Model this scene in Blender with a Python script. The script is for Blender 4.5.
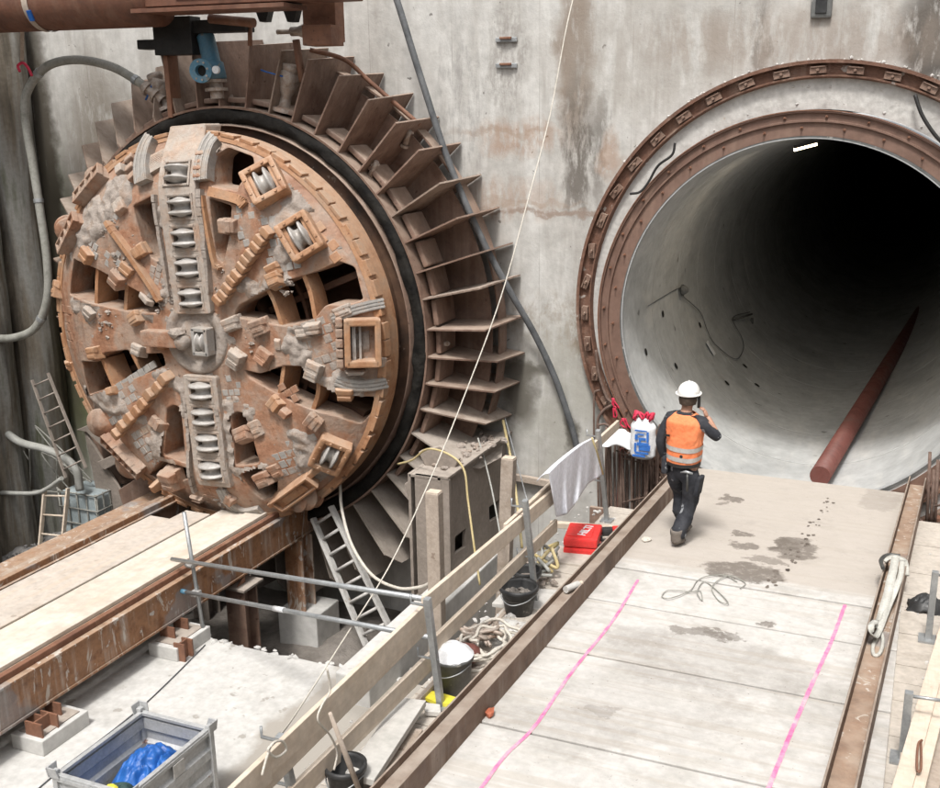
import bpy, bmesh, math, random
import numpy as np
from mathutils import Vector, Matrix, noise
R_ = math.radians
random.seed(7)
SC = bpy.context.scene
COL = SC.collection
for o in list(bpy.data.objects): bpy.data.objects.remove(o)

# ---------------------------------------------------------------- camera
F, YAW, PITCH = 1035.8, 0.37256, 0.26328
CP = Vector((1.5036, -13.1444, 2.5667)); PX, PY = 530.0, 394.0
FW = Vector((-math.sin(YAW)*math.cos(PITCH), math.cos(YAW)*math.cos(PITCH), -math.sin(PITCH)))
RT = Vector((math.cos(YAW), math.sin(YAW), 0)); UP = RT.cross(FW)
cd = bpy.data.cameras.new('camera'); cam = bpy.data.objects.new('camera', cd); COL.objects.link(cam)
cam.matrix_world = Matrix(((RT.x, UP.x, -FW.x, CP.x), (RT.y, UP.y, -FW.y, CP.y), (RT.z, UP.z, -FW.z, CP.z), (0, 0, 0, 1)))
cd.sensor_width = 36; cd.sensor_fit = 'HORIZONTAL'; cd.lens = 36*F/940
cd.shift_x = (470-PX)/940; cd.shift_y = (PY-394)/940
cd.clip_start = .1; cd.clip_end = 500
SC.camera = cam
# ---------------------------------------------------------------- sky, sun, exposure (overcast pit)
SUN_EL, SUN_AZ = 62, 176          # the sun stands behind the camera, a little to its left
w = bpy.data.worlds.new('World'); SC.world = w; w.use_nodes = True
nt = w.node_tree; bg = nt.nodes['Background']
sky = nt.nodes.new('ShaderNodeTexSky'); sky.sky_type = 'NISHITA'; sky.sun_disc = False
sky.sun_elevation = R_(SUN_EL); sky.sun_rotation = R_(SUN_AZ); sky.air_density = 1.0; sky.dust_density = 6; sky.ozone_density = 1
hs = nt.nodes.new('ShaderNodeHueSaturation'); hs.inputs['Saturation'].default_value = .22
nt.links.new(sky.outputs[0], hs.inputs['Color']); nt.links.new(hs.outputs[0], bg.inputs['Color'])
bg.inputs['Strength'].default_value = .13
sd = bpy.data.lights.new('sun', 'SUN'); sd.energy = 2.1; sd.angle = R_(10); sd.color = (1, .97, .93)
so = bpy.data.objects.new('sun', sd); COL.objects.link(so)
_a = R_(SUN_AZ); _e = R_(SUN_EL)
sdir = Vector((math.sin(_a)*math.cos(_e), math.cos(_a)*math.cos(_e), math.sin(_e)))
so.rotation_euler = sdir.to_track_quat('Z', 'Y').to_euler(); so.location = (0, -10, 20)
SC.view_settings.view_transform = 'Standard'; SC.view_settings.look = 'None'
SC.view_settings.exposure = 0.56; SC.view_settings.gamma = 1
SC.render.engine = 'CYCLES'
SC.cycles.max_bounces = 8

# ---------------------------------------------------------------- points on real surfaces from a direction of view
def ray(x, y): return F*FW + (x-PX)*RT - (y-PY)*UP
def at(x, y, ax, v):
    d = ray(x, y); return CP + d*((v-CP[ax])/d[ax])
def atX(x, y, v): return at(x, y, 0, v)
def atY(x, y, v=0): return at(x, y, 1, v)
def atZ(x, y, v): return at(x, y, 2, v)
def dz(y, z0=-2.0): return z0-.06*y             # the ramp deck falls gently to the tunnel
def atD(x, y, z0=-2.0):
    d = ray(x, y); return CP + d*((z0-(CP.z+.06*CP.y))/(d.z+.06*d.y))

# ---------------------------------------------------------------- objects
ORG = {}
def tag(o, label=None, cat=None, group=None, kind=None):
    if label: o['label'] = label
    if cat: o['category'] = cat
    if group: o['group'] = group
    if kind: o['kind'] = kind
    return o
def thing(name, label, cat, loc=(0, 0, 0), group=None):
    o = bpy.data.objects.new(name, None); COL.objects.link(o); o.empty_display_size = .2
    o.location = loc; ORG[o.name] = Vector(loc)
    return tag(o, label, cat, group)
def copy_tree(o, parent=None):
    c = o.copy(); COL.objects.link(c)
    if parent: c.parent = parent
    for ch in [k for k in o.children]: copy_tree(ch, c)
    return c
class MB:
    def __init__(s): s.v = []; s.f = []; s.sm = []; s.mi = []
    def add(s, V, Fc, smooth=False, mi=0):
        n = len(s.v); s.v += [Vector(p) for p in V]
        for f in Fc: s.f.append([i+n for i in f]); s.sm.append(smooth); s.mi.append(mi)
        return s
    def box(s, c, size, rot=None, bev=0, mi=0):
        x, y, z = [k/2 for k in size]
        M = (rot.to_matrix() if hasattr(rot, 'to_matrix') else rot) if rot is not None else Matrix.Identity(3)
        c = Vector(c)
        if bev <= 0:
            V = [(-x,-y,-z),(x,-y,-z),(x,y,-z),(-x,y,-z),(-x,-y,z),(x,-y,z),(x,y,z),(-x,y,z)]
            Fc = [(0,3,2,1),(4,5,6,7),(0,1,5,4),(1,2,6,5),(2,3,7,6),(3,0,4,7)]
        else:
            bm = bmesh.new(); bmesh.ops.create_cube(bm, size=1)
            for q in bm.verts: q.co = Vector((q.co.x*2*x, q.co.y*2*y, q.co.z*2*z))
            bmesh.ops.bevel(bm, geom=bm.edges[:], offset=min(bev, x*.9, y*.9, z*.9), segments=2, affect='EDGES', profile=.6)
            bm.verts.index_update(); V = [q.co.copy() for q in bm.verts]; Fc = [[q.index for q in f.verts] for f in bm.faces]; bm.free()
        return s.add([c + M @ Vector(p) for p in V], Fc, False, mi)
    def beam(s, a, b, wd, h, up=(0, 0, 1), bev=0, mi=0):     # box from a to b
        a, b = Vector(a), Vector(b); y = (b-a).normalized(); u = Vector(up); x = y.cross(u).normalized(); z = x.cross(y)
        return s.box((a+b)/2, (wd, (b-a).length, h), Matrix((x, y, z)).transposed(), bev, mi)
    def tube(s, pts, r, n=10, cap=True, mi=0):
        pts = [Vector(p) for p in pts]; rr = r if isinstance(r, (list, tuple)) else [r]*len(pts)
        V = []; Fc = []; prev = None
        for i, p in enumerate(pts):
            t = (pts[min(i+1, len(pts)-1)]-pts[max(i-1, 0)]).normalized()
            if prev is None: a = t.orthogonal().normalized()
            else: a = (prev - t*prev.dot(t)).normalized()
            prev = a; b = t.cross(a)
            for k in range(n):
                th = 2*math.pi*k/n; V.append(p + rr[i]*(math.cos(th)*a + math.sin(th)*b))
        for i in range(len(pts)-1):
            for k in range(n): Fc.append((i*n+k, i*n+(k+1) % n, (i+1)*n+(k+1) % n, (i+1)*n+k))
        s.add(V, Fc, True, mi)
        if cap:
            m = len(s.v)-len(V); s.f.append([m+k for k in range(n)][::-1]); s.sm.append(False); s.mi.append(mi)
            s.f.append([m+(len(pts)-1)*n+k for k in range(n)]); s.sm.append(False); s.mi.append(mi)
        return s
    def lathe(s, prof, o, axis, n=32, smooth=True, mi=0, a0=0, a1=360, ref=None):    # prof: (distance along axis, radius)
        ax = Vector(axis).normalized(); a = Vector(ref) if ref else ax.orthogonal().normalized(); b = ax.cross(a); o = Vector(o)
        full = abs(a1-a0) >= 360; m = n if full else n+1; V = []; Fc = []
        for k in range(m):
            th = R_(a0+(a1-a0)*k/n)
            for (h, r) in prof: V.append(o + ax*h + r*(math.cos(th)*a+math.sin(th)*b))
        L = len(prof)
        for k in range(n):
            k2 = (k+1) % m
            for j in range(L-1): Fc.append((k*L+j, k*L+j+1, k2*L+j+1, k2*L+j))
        return s.add(V, Fc, smooth, mi)
    def prism(s, poly, ex, mi=0):      # polygon of 3-D points pushed by the vector ex
        n = len(poly); P = [Vector(p) for p in poly]; ex = Vector(ex)
        return s.add(P+[p+ex for p in P], [list(range(n))[::-1], [n+i for i in range(n)]] + [(i, (i+1) % n, n+(i+1) % n, n+i) for i in range(n)], False, mi)
    def rock(s, c, r, seed=0, flat=1.0, sub=2, mi=0, rough=.35):
        bm = bmesh.new(); bmesh.ops.create_icosphere(bm, subdivisions=sub, radius=1)
        o = Vector((seed*3.1, seed*1.7, seed*.9)); c = Vector(c); sx = Vector((random.uniform(.7, 1.3), random.uniform(.7, 1.2), random.uniform(.6, 1)*flat))
        V = []
        for q in bm.verts:
            k = 1+rough*noise.noise(q.co*1.3+o)*2+rough*.5*noise.noise(q.co*3+o)
            V.append(c+Vector((q.co.x*sx.x, q.co.y*sx.y, q.co.z*sx.z))*r*k)
        bm.verts.index_update(); Fc = [[q.index for q in f.verts] for f in bm.faces]; bm.free()
        return s.add(V, Fc, False, mi)
    def build(s, name, mat, parent=None, bevel=0, smooth_all=False, fix=True):
        org = Vector((0, 0, 0))
        if parent: org = ORG[parent.name]
        me = bpy.data.meshes.new(name); me.from_pydata([tuple(p-org) for p in s.v], [], s.f)
        for m in (mat if isinstance(mat, (list, tuple)) else [mat]): me.materials.append(m)
        me.polygons.foreach_set('use_smooth', [bool(x) or smooth_all for x in s.sm])
        me.polygons.foreach_set('material_index', s.mi)
        if fix:
            bm = bmesh.new(); bm.from_mesh(me); bmesh.ops.recalc_face_normals(bm, faces=bm.faces[:]); bm.to_mesh(me); bm.free()
        me.update()
        o = bpy.data.objects.new(name, me); COL.objects.link(o)
        if parent: o.parent = parent
        ORG[o.name] = org
        if bevel:
            md = o.modifiers.new('Bevel', 'BEVEL'); md.width = bevel; md.segments = 2; md.limit_method = 'ANGLE'; md.angle_limit = R_(40)
        return o
def grid(fn, nu, nv, mb=None, smooth=True, mi=0):
    mb = mb or MB(); V = [fn(i/nu, j/nv) for j in range(nv+1) for i in range(nu+1)]
    Fc = [(j*(nu+1)+i, j*(nu+1)+i+1, (j+1)*(nu+1)+i+1, (j+1)*(nu+1)+i) for j in range(nv) for i in range(nu)]
    return mb.add(V, Fc, smooth, mi)
def spline(pts, n=8):
    P = [Vector(p) for p in pts]; P = [P[0]*2-P[1]]+P+[P[-1]*2-P[-2]]; out = []
    for i in range(1, len(P)-2):
        for k in range(n):
            t = k/n; a, b, c, d = P[i-1:i+3]
            out.append(.5*((2*b)+(c-a)*t+(2*a-5*b+4*c-d)*t*t+(3*b-3*c+d-a)*t**3))
    out.append(P[-2]); return out
def cable(name, label, cat, pts, r, mat, n=8, group=None, k=8):
    mb = MB(); mb.tube(spline(pts, k), r, n); o = mb.build(name, mat); return tag(o, label, cat, group)

# ---------------------------------------------------------------- materials
def mat(name, cols, scale=3, rough=.8, metal=0, bump=.25, bscale=30, streak=None, dust=None, spots=None, spec=.4, vert=1.0, bdist=.02, extra=None):
    """cols: 2 to 4 colours spread by a large noise; streak=(colour, amount) runs down; dust=(colour, amount) lies on faces that look up; spots=(colour, scale, threshold)"""
    m = bpy.data.materials.new(name); m.use_nodes = True; nt = m.node_tree; N = nt.nodes; L = nt.links
    b = N['Principled BSDF']; b.inputs['Roughness'].default_value = rough; b.inputs['Metallic'].default_value = metal
    b.inputs['Specular IOR Level'].default_value = spec
    g = N.new('ShaderNodeNewGeometry'); pos = g.outputs['Position']
    def nz(sc, det=6, ro=.6, vec=pos, dist=0):
        q = N.new('ShaderNodeTexNoise'); q.inputs['Scale'].default_value = sc; q.inputs['Detail'].default_value = det; q.inputs['Roughness'].default_value = ro
        q.inputs['Distortion'].default_value = dist; L.new(vec, q.inputs['Vector']); return q.outputs['Fac']
    def mp(v, s):
        q = N.new('ShaderNodeMapping'); q.inputs['Scale'].default_value = s; L.new(v, q.inputs['Vector']); return q.outputs[0]
    def rng(v, a, c_, lo=0, hi=1):
        q = N.new('ShaderNodeMapRange'); q.inputs[1].default_value = a; q.inputs[2].default_value = c_; q.inputs[3].default_value = lo; q.inputs[4].default_value = hi; L.new(v, q.inputs[0]); return q.outputs[0]
    def mul(a, c_):
        q = N.new('ShaderNodeMath'); q.operation = 'MULTIPLY'; L.new(a, q.inputs[0])
        if isinstance(c_, (int, float)): q.inputs[1].default_value = c_
        else: L.new(c_, q.inputs[1])
        return q.outputs[0]
    def mix(fac, a, c_):
        q = N.new('ShaderNodeMix'); q.data_type = 'RGBA'
        if isinstance(fac, (int, float)): q.inputs[0].default_value = fac
        else: L.new(fac, q.inputs[0])
        for i, v in ((6, a), (7, c_)):
            if isinstance(v, (tuple, list)): q.inputs[i].default_value = (*v[:3], 1)
            else: L.new(v, q.inputs[i])
        return q.outputs[2]
    v0 = mp(pos, (1, 1, vert)) if vert != 1 else pos
    r = N.new('ShaderNodeValToRGB'); L.new(nz(scale, 8, .62, v0, .3), r.inputs[0]); e = r.color_ramp.elements
    n = len(cols); lo, hi = .32, .68
    e[0].position = lo; e[0].color = (*cols[0], 1); e[1].position = hi; e[1].color = (*cols[-1], 1)
    for i in range(1, n-1):
        q = e.new(lo+(hi-lo)*i/(n-1)); q.color = (*cols[i], 1)
    c = r.outputs[0]
    c = mix(rng(nz(scale*7.3, 5), .3, .7, 0, .45), c, mix(.5, c, (0.02, .017, .015)))
    if streak:
        f = rng(nz(1, 6, .6, mp(pos, (6, 6, .35))), .5, .72, 0, streak[1]); f = mul(f, rng(nz(scale*.5, 3), .35, .6)); c = mix(f, c, streak[0])
    if spots:
        c = mix(rng(nz(spots[1], 3, .5), spots[2], spots[2]+.04, 0, .85), c, spots[0])
    if dust:
        sx = N.new('ShaderNodeSeparateXYZ'); L.new(g.outputs['Normal'], sx.inputs[0])
        f = mul(rng(sx.outputs[2], .15, .8), rng(nz(scale*2.2, 6), .3, .62, dust[1]*.35, dust[1])); c = mix(f, c, dust[0])
    if extra: c = extra(N, L, pos, c, nz, mp, rng, mul, mix)
    L.new(c, b.inputs['Base Color'])
    if bump:
        bp = N.new('ShaderNodeBump'); bp.inputs['Strength'].default_value = bump; bp.inputs['Distance'].default_value = bdist
        q = N.new('ShaderNodeMath'); q.operation = 'ADD'; L.new(nz(bscale, 8, .65), q.inputs[0]); L.new(mul(nz(bscale*.18, 4), 1.5), q.inputs[1])
        L.new(q.outputs[0], bp.inputs['Height']); L.new(bp.outputs[0], b.inputs['Normal'])
    rr = rng(nz(scale*3, 4), .3, .7, max(.05, rough-.15), min(1, rough+.12)); L.new(rr, b.inputs['Roughness'])
    return m

MUD = (.40, .34, .29)
M = {}
# stained formwork concrete: panel joints, rust bands and run-downs at their own places on the wall
def wall_extra(N, L, pos, c, nz, mp, rng, mul, mix):
    sx = N.new('ShaderNodeSeparateXYZ'); L.new(pos, sx.inputs[0])
    def mth(op, a, b_=None):
        q = N.new('ShaderNodeMath'); q.operation = op
        for i, v in enumerate((a, b_)):
            if v is None: continue
            if isinstance(v, (int, float)): q.inputs[i].default_value = v
            else: L.new(v, q.inputs[i])
        return q.outputs[0]
    jit = mth('MULTIPLY', mth('SUBTRACT', nz(2.5, 5), .5), .5)
    # narrow board joints
    fr = mth('ABSOLUTE', mth('SUBTRACT', mth('FRACT', mth('ADD', mth('MULTIPLY', sx.outputs[0], .8), .3)), .5))
    c = mix(mul(rng(fr, .006, .0, 0, 1), rng(nz(1.1, 3), .4, .6, 0, .6)), c, (.16, .14, .12))
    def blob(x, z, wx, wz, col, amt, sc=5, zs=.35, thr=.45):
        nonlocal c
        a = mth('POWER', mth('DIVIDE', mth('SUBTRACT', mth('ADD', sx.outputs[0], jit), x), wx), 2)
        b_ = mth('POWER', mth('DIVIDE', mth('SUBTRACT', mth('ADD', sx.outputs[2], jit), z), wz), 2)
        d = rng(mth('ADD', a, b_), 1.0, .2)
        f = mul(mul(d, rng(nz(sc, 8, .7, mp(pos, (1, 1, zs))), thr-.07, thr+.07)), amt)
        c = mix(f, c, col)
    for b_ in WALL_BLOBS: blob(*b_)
    return c
def wb(px, py, wx, wz, col, amt, sc=5, zs=.35, thr=.45):
    p = atY(px, py, 0); return (p.x, p.z, wx, wz, col, amt, sc, zs, thr)
RUSTC = (.30, .15, .07); DARKC = (.10, .085, .07); WETC = (.13, .12, .10); MOSS = (.10, .11, .045)
WALL_BLOBS = [
    wb(575, 60, .32, 1.3, (.22, .17, .13), .9, 6, .3, .42), wb(578, 150, .28, 1.2, DARKC, .85, 7, .3, .47), wb(600, 150, .12, .9, DARKC, .6, 8, .3, .45),
    wb(515, 138, .75, .30, RUSTC, .5, 7, .3, .46), wb(500, 132, .9, .06, (.3, .22, .16), .5, 8, 1, .4), wb(505, 200, 1.0, .35, RUSTC, .35, 7, .3, .46),
    wb(560, 213, 1.7, .06, (.24, .17, .13), .7, 8, 1.5, .42), wb(525, 202, 1.0, .05, (.3, .22, .16), .4, 8, 1, .4),
    wb(610, 155, .20, .35, (.34, .20, .12), .5, 5, .8, .4), 
    wb(590, 330, .35, .8, (.20, .16, .11), .8, 8, .6, .5), wb(930, 40, .45, .8, (.08, .07, .06), .95, 6, .35, .4),
    wb(760, 45, .12, .7, DARKC, .7, 8, .3, .45), wb(507, 60, .35, .9, (.22, .2, .18), .6, 10, .4, .5), wb(555, 320, 1.3, .5, (.28, .23, .18), .5, 9, .6, .52),
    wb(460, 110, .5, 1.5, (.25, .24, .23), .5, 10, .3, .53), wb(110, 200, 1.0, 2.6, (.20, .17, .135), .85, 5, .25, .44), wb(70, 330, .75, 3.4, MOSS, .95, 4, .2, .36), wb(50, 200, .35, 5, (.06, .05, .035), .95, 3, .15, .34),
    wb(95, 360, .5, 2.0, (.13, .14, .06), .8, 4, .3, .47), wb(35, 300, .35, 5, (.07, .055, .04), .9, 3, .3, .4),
    wb(640, 60, 1.6, .9, (.30, .27, .235), .5, 3, .3, .45), wb(800, 40, 2.2, .5, (.27, .22, .18), .6, 3, .3, .45), wb(560, 400, 1.0, 1.4, (.33, .32, .27), .5, 3, .5, .45),
    wb(520, 395, .34, .62, WETC, .95, 3, .5, .22), wb(519, 369, .55, .14, WETC, .95, 3, 1, .2), wb(571, 432, .14, .36, WETC, .95, 4, .5, .2)]
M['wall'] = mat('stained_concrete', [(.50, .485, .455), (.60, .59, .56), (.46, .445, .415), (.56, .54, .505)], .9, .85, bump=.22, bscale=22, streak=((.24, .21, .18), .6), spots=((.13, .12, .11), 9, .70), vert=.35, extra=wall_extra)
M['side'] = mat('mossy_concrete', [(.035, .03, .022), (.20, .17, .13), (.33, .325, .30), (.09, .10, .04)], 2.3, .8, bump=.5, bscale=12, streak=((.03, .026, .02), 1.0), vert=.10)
M['pale'] = mat('pale_concrete', [(.50, .49, .465), (.60, .59, .565), (.54, .53, .505)], 1.2, .9, bump=.15, bscale=25, spots=((.36, .34, .31), 5, .70))
def lining_extra(N, L, pos, c, nz, mp, rng, mul, mix):
    sx = N.new('ShaderNodeSeparateXYZ'); L.new(pos, sx.inputs[0])
    def fr(k, off):
        q = N.new('ShaderNodeMath'); q.operation = 'MULTIPLY_ADD'; L.new(sx.outputs[1], q.inputs[0]); q.inputs[1].default_value = k; q.inputs[2].default_value = off
        w_ = N.new('ShaderNodeMath'); w_.operation = 'FRACT'; L.new(q.outputs[0], w_.inputs[0]); return w_.outputs[0]
    c = mix(rng(nz(3, 7, .65, mp(pos, (1, .35, 1))), .52, .68, 0, .5), c, (.60, .59, .56))
    c = mix(rng(nz(1, 7, .7, mp(pos, (1.5, 3, 1.5))), .60, .68, 0, .28), c, (.64, .64, .62))        # scuffs round the ring
    c = mix(rng(nz(.9, 5, .6, mp(pos, (1, .5, 1))), .52, .68, 0, .4), c, (.20, .205, .20))          # damp dark areas
    c = mix(rng(fr(1/1.5, .0), .985, .995, 0, .7), c, (.13, .13, .12))
    return mix(mul(rng(fr(1/1.5, .03), .0, .02, 1, 0), .4), c, (.66, .65, .62))
M['lining'] = mat('tunnel_lining_concrete', [(.42, .43, .425), (.52, .53, .525), (.47, .48, .475)], 1.1, .5, bump=.18, bscale=16, spots=((.12, .115, .105), 4, .70), spec=.5, extra=lining_extra)
DECK_BLOBS = []
for (px, py, rx, ry, am) in [(795, 549, .24, .34, .8), (783, 545, .12, .2, .7), (742, 572, .40, .26, .85), (765, 560, .2, .15, .6), (745, 546, .17, .12, .75), (741, 533, .14, .09, .75), (732, 499, .14, .13, .8), (722, 503, .08, .08, .6), (700, 632, .30, .10, .6), (720, 634, .24, .07, .6), (768, 624, .10, .08, .75), (640, 640, .3, .3, .15), (700, 660, .9, .5, .22), (600, 713, .12, .08, .35), (560, 730, .5, .3, .2), (880, 500, .25, .5, .25), (650, 700, .7, .6, .15), (812, 700, .3, .6, .12)]:
    p = atD(px, py); DECK_BLOBS.append((p.x, p.y, rx, ry, am))
def deck_extra(N, L, pos, c, nz, mp, rng, mul, mix):
    sx = N.new('ShaderNodeSeparateXYZ'); L.new(pos, sx.inputs[0])
    def mth(op, a, b_=None):
        q = N.new('ShaderNodeMath'); q.operation = op
        for i, v in enumerate((a, b_)):
            if v is None: continue
            if isinstance(v, (int, float)): q.inputs[i].default_value = v
            else: L.new(v, q.inputs[i])
        return q.outputs[0]
    far = rng(sx.outputs[1], -3.78, -3.7)
    c = mix(mul(far, .8), c, (.41, .365, .32))
    c = mix(rng(nz(1, 6, .6, mp(pos, (.4, 13, 1))), .52, .62, 0, .5), c, (.40, .36, .31))
    c = mix(rng(nz(2.1, 8, .7), .55, .66, 0, .45), c, (.33, .30, .265))
    j1 = mth('MULTIPLY', mth('SUBTRACT', nz(5, 6, .65), .5), .5); n2 = nz(16, 6, .75)
    X, Yy = mth('ADD', sx.outputs[0], j1), mth('ADD', sx.outputs[1], mth('MULTIPLY', mth('SUBTRACT', nz(4, 6, .65), .5), .5))
    for (x, y, rx, ry, am) in DECK_BLOBS:
        d = mth('ADD', mth('POWER', mth('DIVIDE', mth('SUBTRACT', X, x), rx), 2), mth('POWER', mth('DIVIDE', mth('SUBTRACT', Yy, y), ry), 2))
        c = mix(mul(mul(rng(d, 1.15, .75), rng(n2, .30, .48, .35, 1)), am), c, (.13, .11, .092))
    return mix(rng(nz(38, 3, .5), .70, .74, 0, .6), c, (.16, .14, .12))
M['deck'] = mat('deck_concrete', [(.46, .44, .405), (.57, .55, .52), (.51, .49, .455)], 1.5, .9, bump=.2, bscale=20, spots=((.20, .18, .16), 13, .735), extra=deck_extra)
M['board'] = mat('walkway_boards', [(.42, .37, .315), (.54, .49, .43), (.47, .42, .36)], 2.5, .85, bump=.2, bscale=30, spots=((.28, .22, .17), 10, .7))
M['mudfloor'] = mat('wet_mud', [(.13, .115, .10), (.25, .225, .20), (.18, .16, .14)], 1.3, .75, bump=.6, bscale=8, bdist=.06)
M['rubble'] = mat('rubble_stone', [(.10, .095, .09), (.26, .25, .24), (.17, .16, .15)], 6, .9, bump=.3)
M['tbm'] = mat('rusty_cutterhead_steel', [(.24, .105, .055), (.36, .195, .12), (.36, .265, .205), (.38, .215, .13)], 2.0, .72, bump=.4, bscale=24, spots=((.20, .105, .06), 16, .665), dust=((.44, .36, .29), .5), streak=((.15, .075, .045), .75), bdist=.03)
M['tbm_or'] = mat('orange_rust_steel', [(.31, .14, .065), (.44, .24, .13), (.38, .25, .165)], 3, .7, bump=.3, bscale=26, spots=((.22, .10, .05), 15, .67), dust=((.52, .42, .33), .5))
M['tbm_in'] = mat('shaded_recess_rust', [(.04, .02, .012), (.10, .05, .03), (.07, .04, .028)], 2.5, .75, bump=.3, bscale=20, dust=((.38, .27, .19), .6))  # rust darkened to paint the shade inside the head
M['mud'] = mat('dried_grey_mud', [(.27, .225, .19), (.38, .33, .29), (.33, .25, .195)], 5, .9, bump=.6, bscale=22, bdist=.03)
M['tile'] = mat('wear_plate_steel', [(.28, .265, .245), (.37, .35, .325), (.34, .255, .19)], 5, .65, bump=.25, bscale=30, dust=((.47, .41, .35), .4))
M['spoke'] = mat('mud_coated_steel', [(.38, .27, .20), (.40, .35, .305), (.42, .27, .185)], 2.6, .75, bump=.45, bscale=26, spots=((.25, .14, .09), 18, .67), dust=((.52, .45, .38), .5), bdist=.03)
M['disc'] = mat('worn_disc_steel', [(.28, .25, .22), (.46, .44, .415), (.36, .32, .28)], 4, .5, metal=.1, bump=.12, bscale=40, spec=.6)
M['rubber'] = mat('black_rubber', [(.008, .008, .008), (.025, .023, .02)], 4, .85, spec=.15, bump=.5, bscale=12, bdist=.05)
M['fin'] = mat('brown_steel_plate', [(.15, .085, .06), (.245, .16, .12), (.19, .12, .09)], 2.4, .6, bump=.35, bscale=22, dust=((.42, .335, .27), .85), streak=((.34, .26, .21), .7), spots=((.09, .05, .035), 12, .68))
M['fin2'] = mat('dusty_brown_plate', [(.20, .14, .105), (.29, .22, .175), (.16, .10, .07)], 3.1, .7, bump=.35, bscale=18, dust=((.44, .37, .31), .9), streak=((.13, .07, .045), .7))
M['finedge'] = mat('dusty_plate', [(.26, .22, .185), (.34, .29, .25)], 3, .85, bump=.4, bscale=18, dust=((.42, .37, .32), .8))
M['rust'] = mat('rusty_steel', [(.15, .07, .045), (.24, .115, .07), (.19, .09, .055)], 2.2, .7, bump=.3, bscale=24, streak=((.34, .25, .18), .4), spots=((.09, .05, .035), 14, .68))
M['rustdark'] = mat('dark_rust_steel', [(.09, .04, .025), (.16, .07, .042), (.12, .055, .036)], 2.2, .65, bump=.25, bscale=20, streak=((.24, .16, .11), .4))
def splatter(N, L, pos, c, nz, mp, rng, mul, mix):
    c = mix(rng(nz(1, 5, .7, mp(pos, (4, 4, 1.1)), 1.2), .60, .63, 0, .8), c, (.50, .45, .39))
    c = mix(rng(nz(1, 4, .6, mp(pos, (9, 9, 1.6)), .6), .63, .66, 0, .7), c, (.56, .52, .47))
    return mix(rng(nz(1.3, 3, .5), .60, .64, 0, .55), c, (.24, .25, .26))
M['rustbeam'] = mat('rusty_beam', [(.17, .075, .035), (.32, .16, .08), (.24, .12, .062)], 4.5, .7, bump=.35, bscale=18, streak=((.52, .46, .40), .95), spots=((.46, .43, .40), 7, .655), dust=((.42, .33, .25), .6), extra=splatter)
M['deckbeam'] = mat('dirty_brown_beam', [(.11, .07, .05), (.18, .115, .08), (.14, .09, .065)], 2.2, .7, bump=.3, bscale=22, streak=((.38, .32, .27), .75), dust=((.40, .345, .29), .7), spots=((.10, .06, .04), 12, .67))
M['channel'] = mat('orange_rust_channel', [(.16, .085, .052), (.27, .155, .095), (.40, .33, .27)], 3, .7, bump=.3, bscale=24, dust=((.46, .37, .29), .5), extra=splatter)
M['collar'] = mat('collar_plate', [(.14, .08, .058), (.20, .122, .092), (.165, .10, .075)], 1.6, .62, bump=.15, bscale=20, streak=((.34, .24, .18), .4))
M['black'] = mat('black_steel', [(.012, .012, .012), (.03, .028, .026)], 4, .6, bump=.2)
M['galv'] = mat('galvanised_tube', [(.33, .345, .35), (.46, .475, .48)], 6, .45, metal=.5, bump=.05)
M['alu'] = mat('aluminium', [(.45, .44, .42), (.58, .57, .55)], 5, .5, metal=.3, bump=.08)
M['boxmetal'] = mat('grey_stillage_steel', [(.42, .43, .43), (.54, .545, .545), (.47, .475, .47)], 5, .5, metal=.3, bump=.1, spots=((.30, .17, .12), 9, .70))
def wood_extra(N, L, pos, c, nz, mp, rng, mul, mix):
    return mix(rng(nz(1, 6, .6, mp(pos, (26, .9, 26)), 1.0), .5, .66, 0, .4), c, (.46, .35, .25))
M['wood'] = mat('pale_timber', [(.58, .48, .38), (.66, .565, .46), (.62, .52, .41)], 2, .8, bump=.15, bscale=30, spots=((.40, .31, .24), 10, .72), extra=wood_extra)
def plank_extra(N, L, pos, c, nz, mp, rng, mul, mix):
    return mix(rng(nz(1, 5, .6, mp(pos, (9, .5, 9)), .6), .5, .68, 0, .4), c, (.55, .44, .33))
M['plank'] = mat('pale_planks', [(.56, .49, .41), (.68, .62, .54), (.61, .54, .455)], 1.3, .85, bump=.12, bscale=20, extra=plank_extra)
M['plank2'] = mat('greyish_planks', [(.44, .385, .33), (.56, .50, .44), (.50, .44, .38)], 1.8, .85, bump=.15, bscale=20, extra=plank_extra, spots=((.30, .26, .22), 4, .68))
M['oldwood'] = mat('weathered_timber', [(.36, .29, .23), (.46, .385, .32), (.40, .33, .27)], 4, .85, bump=.35, bscale=18, spots=((.24, .18, .14), 9, .68))
M['greyboard'] = mat('grey_board', [(.50, .485, .45), (.60, .58, .545)], 2, .85, bump=.1)
M['hose'] = mat('dusty_hose', [(.22, .22, .19), (.34, .335, .30), (.28, .28, .25)], 5, .7, bump=.3, bscale=30)
M['greyhose'] = mat('grey_hose', [(.33, .33, .30), (.43, .43, .40)], 5, .6, bump=.15)
M['darkcable'] = mat('dark_cable', [(.07, .075, .08), (.15, .155, .16)], 6, .55, bump=.2)
M['rope'] = mat('pale_rope', [(.55, .51, .44), (.66, .62, .55)], 20, .9, bump=.4, bscale=90)
M['yellowhose'] = mat('yellow_hose', [(.55, .44, .20), (.62, .52, .30)], 6, .6, bump=.05)
M['yellow'] = mat('yellow_plastic', [(.75, .65, .04), (.82, .74, .10)], 4, .5, bump=.05)
M['blue'] = mat('blue_paint', [(.05, .14, .21), (.08, .20, .29), (.12, .22, .28)], 5, .5, bump=.15, spots=((.22, .20, .17), 9, .64))
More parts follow.
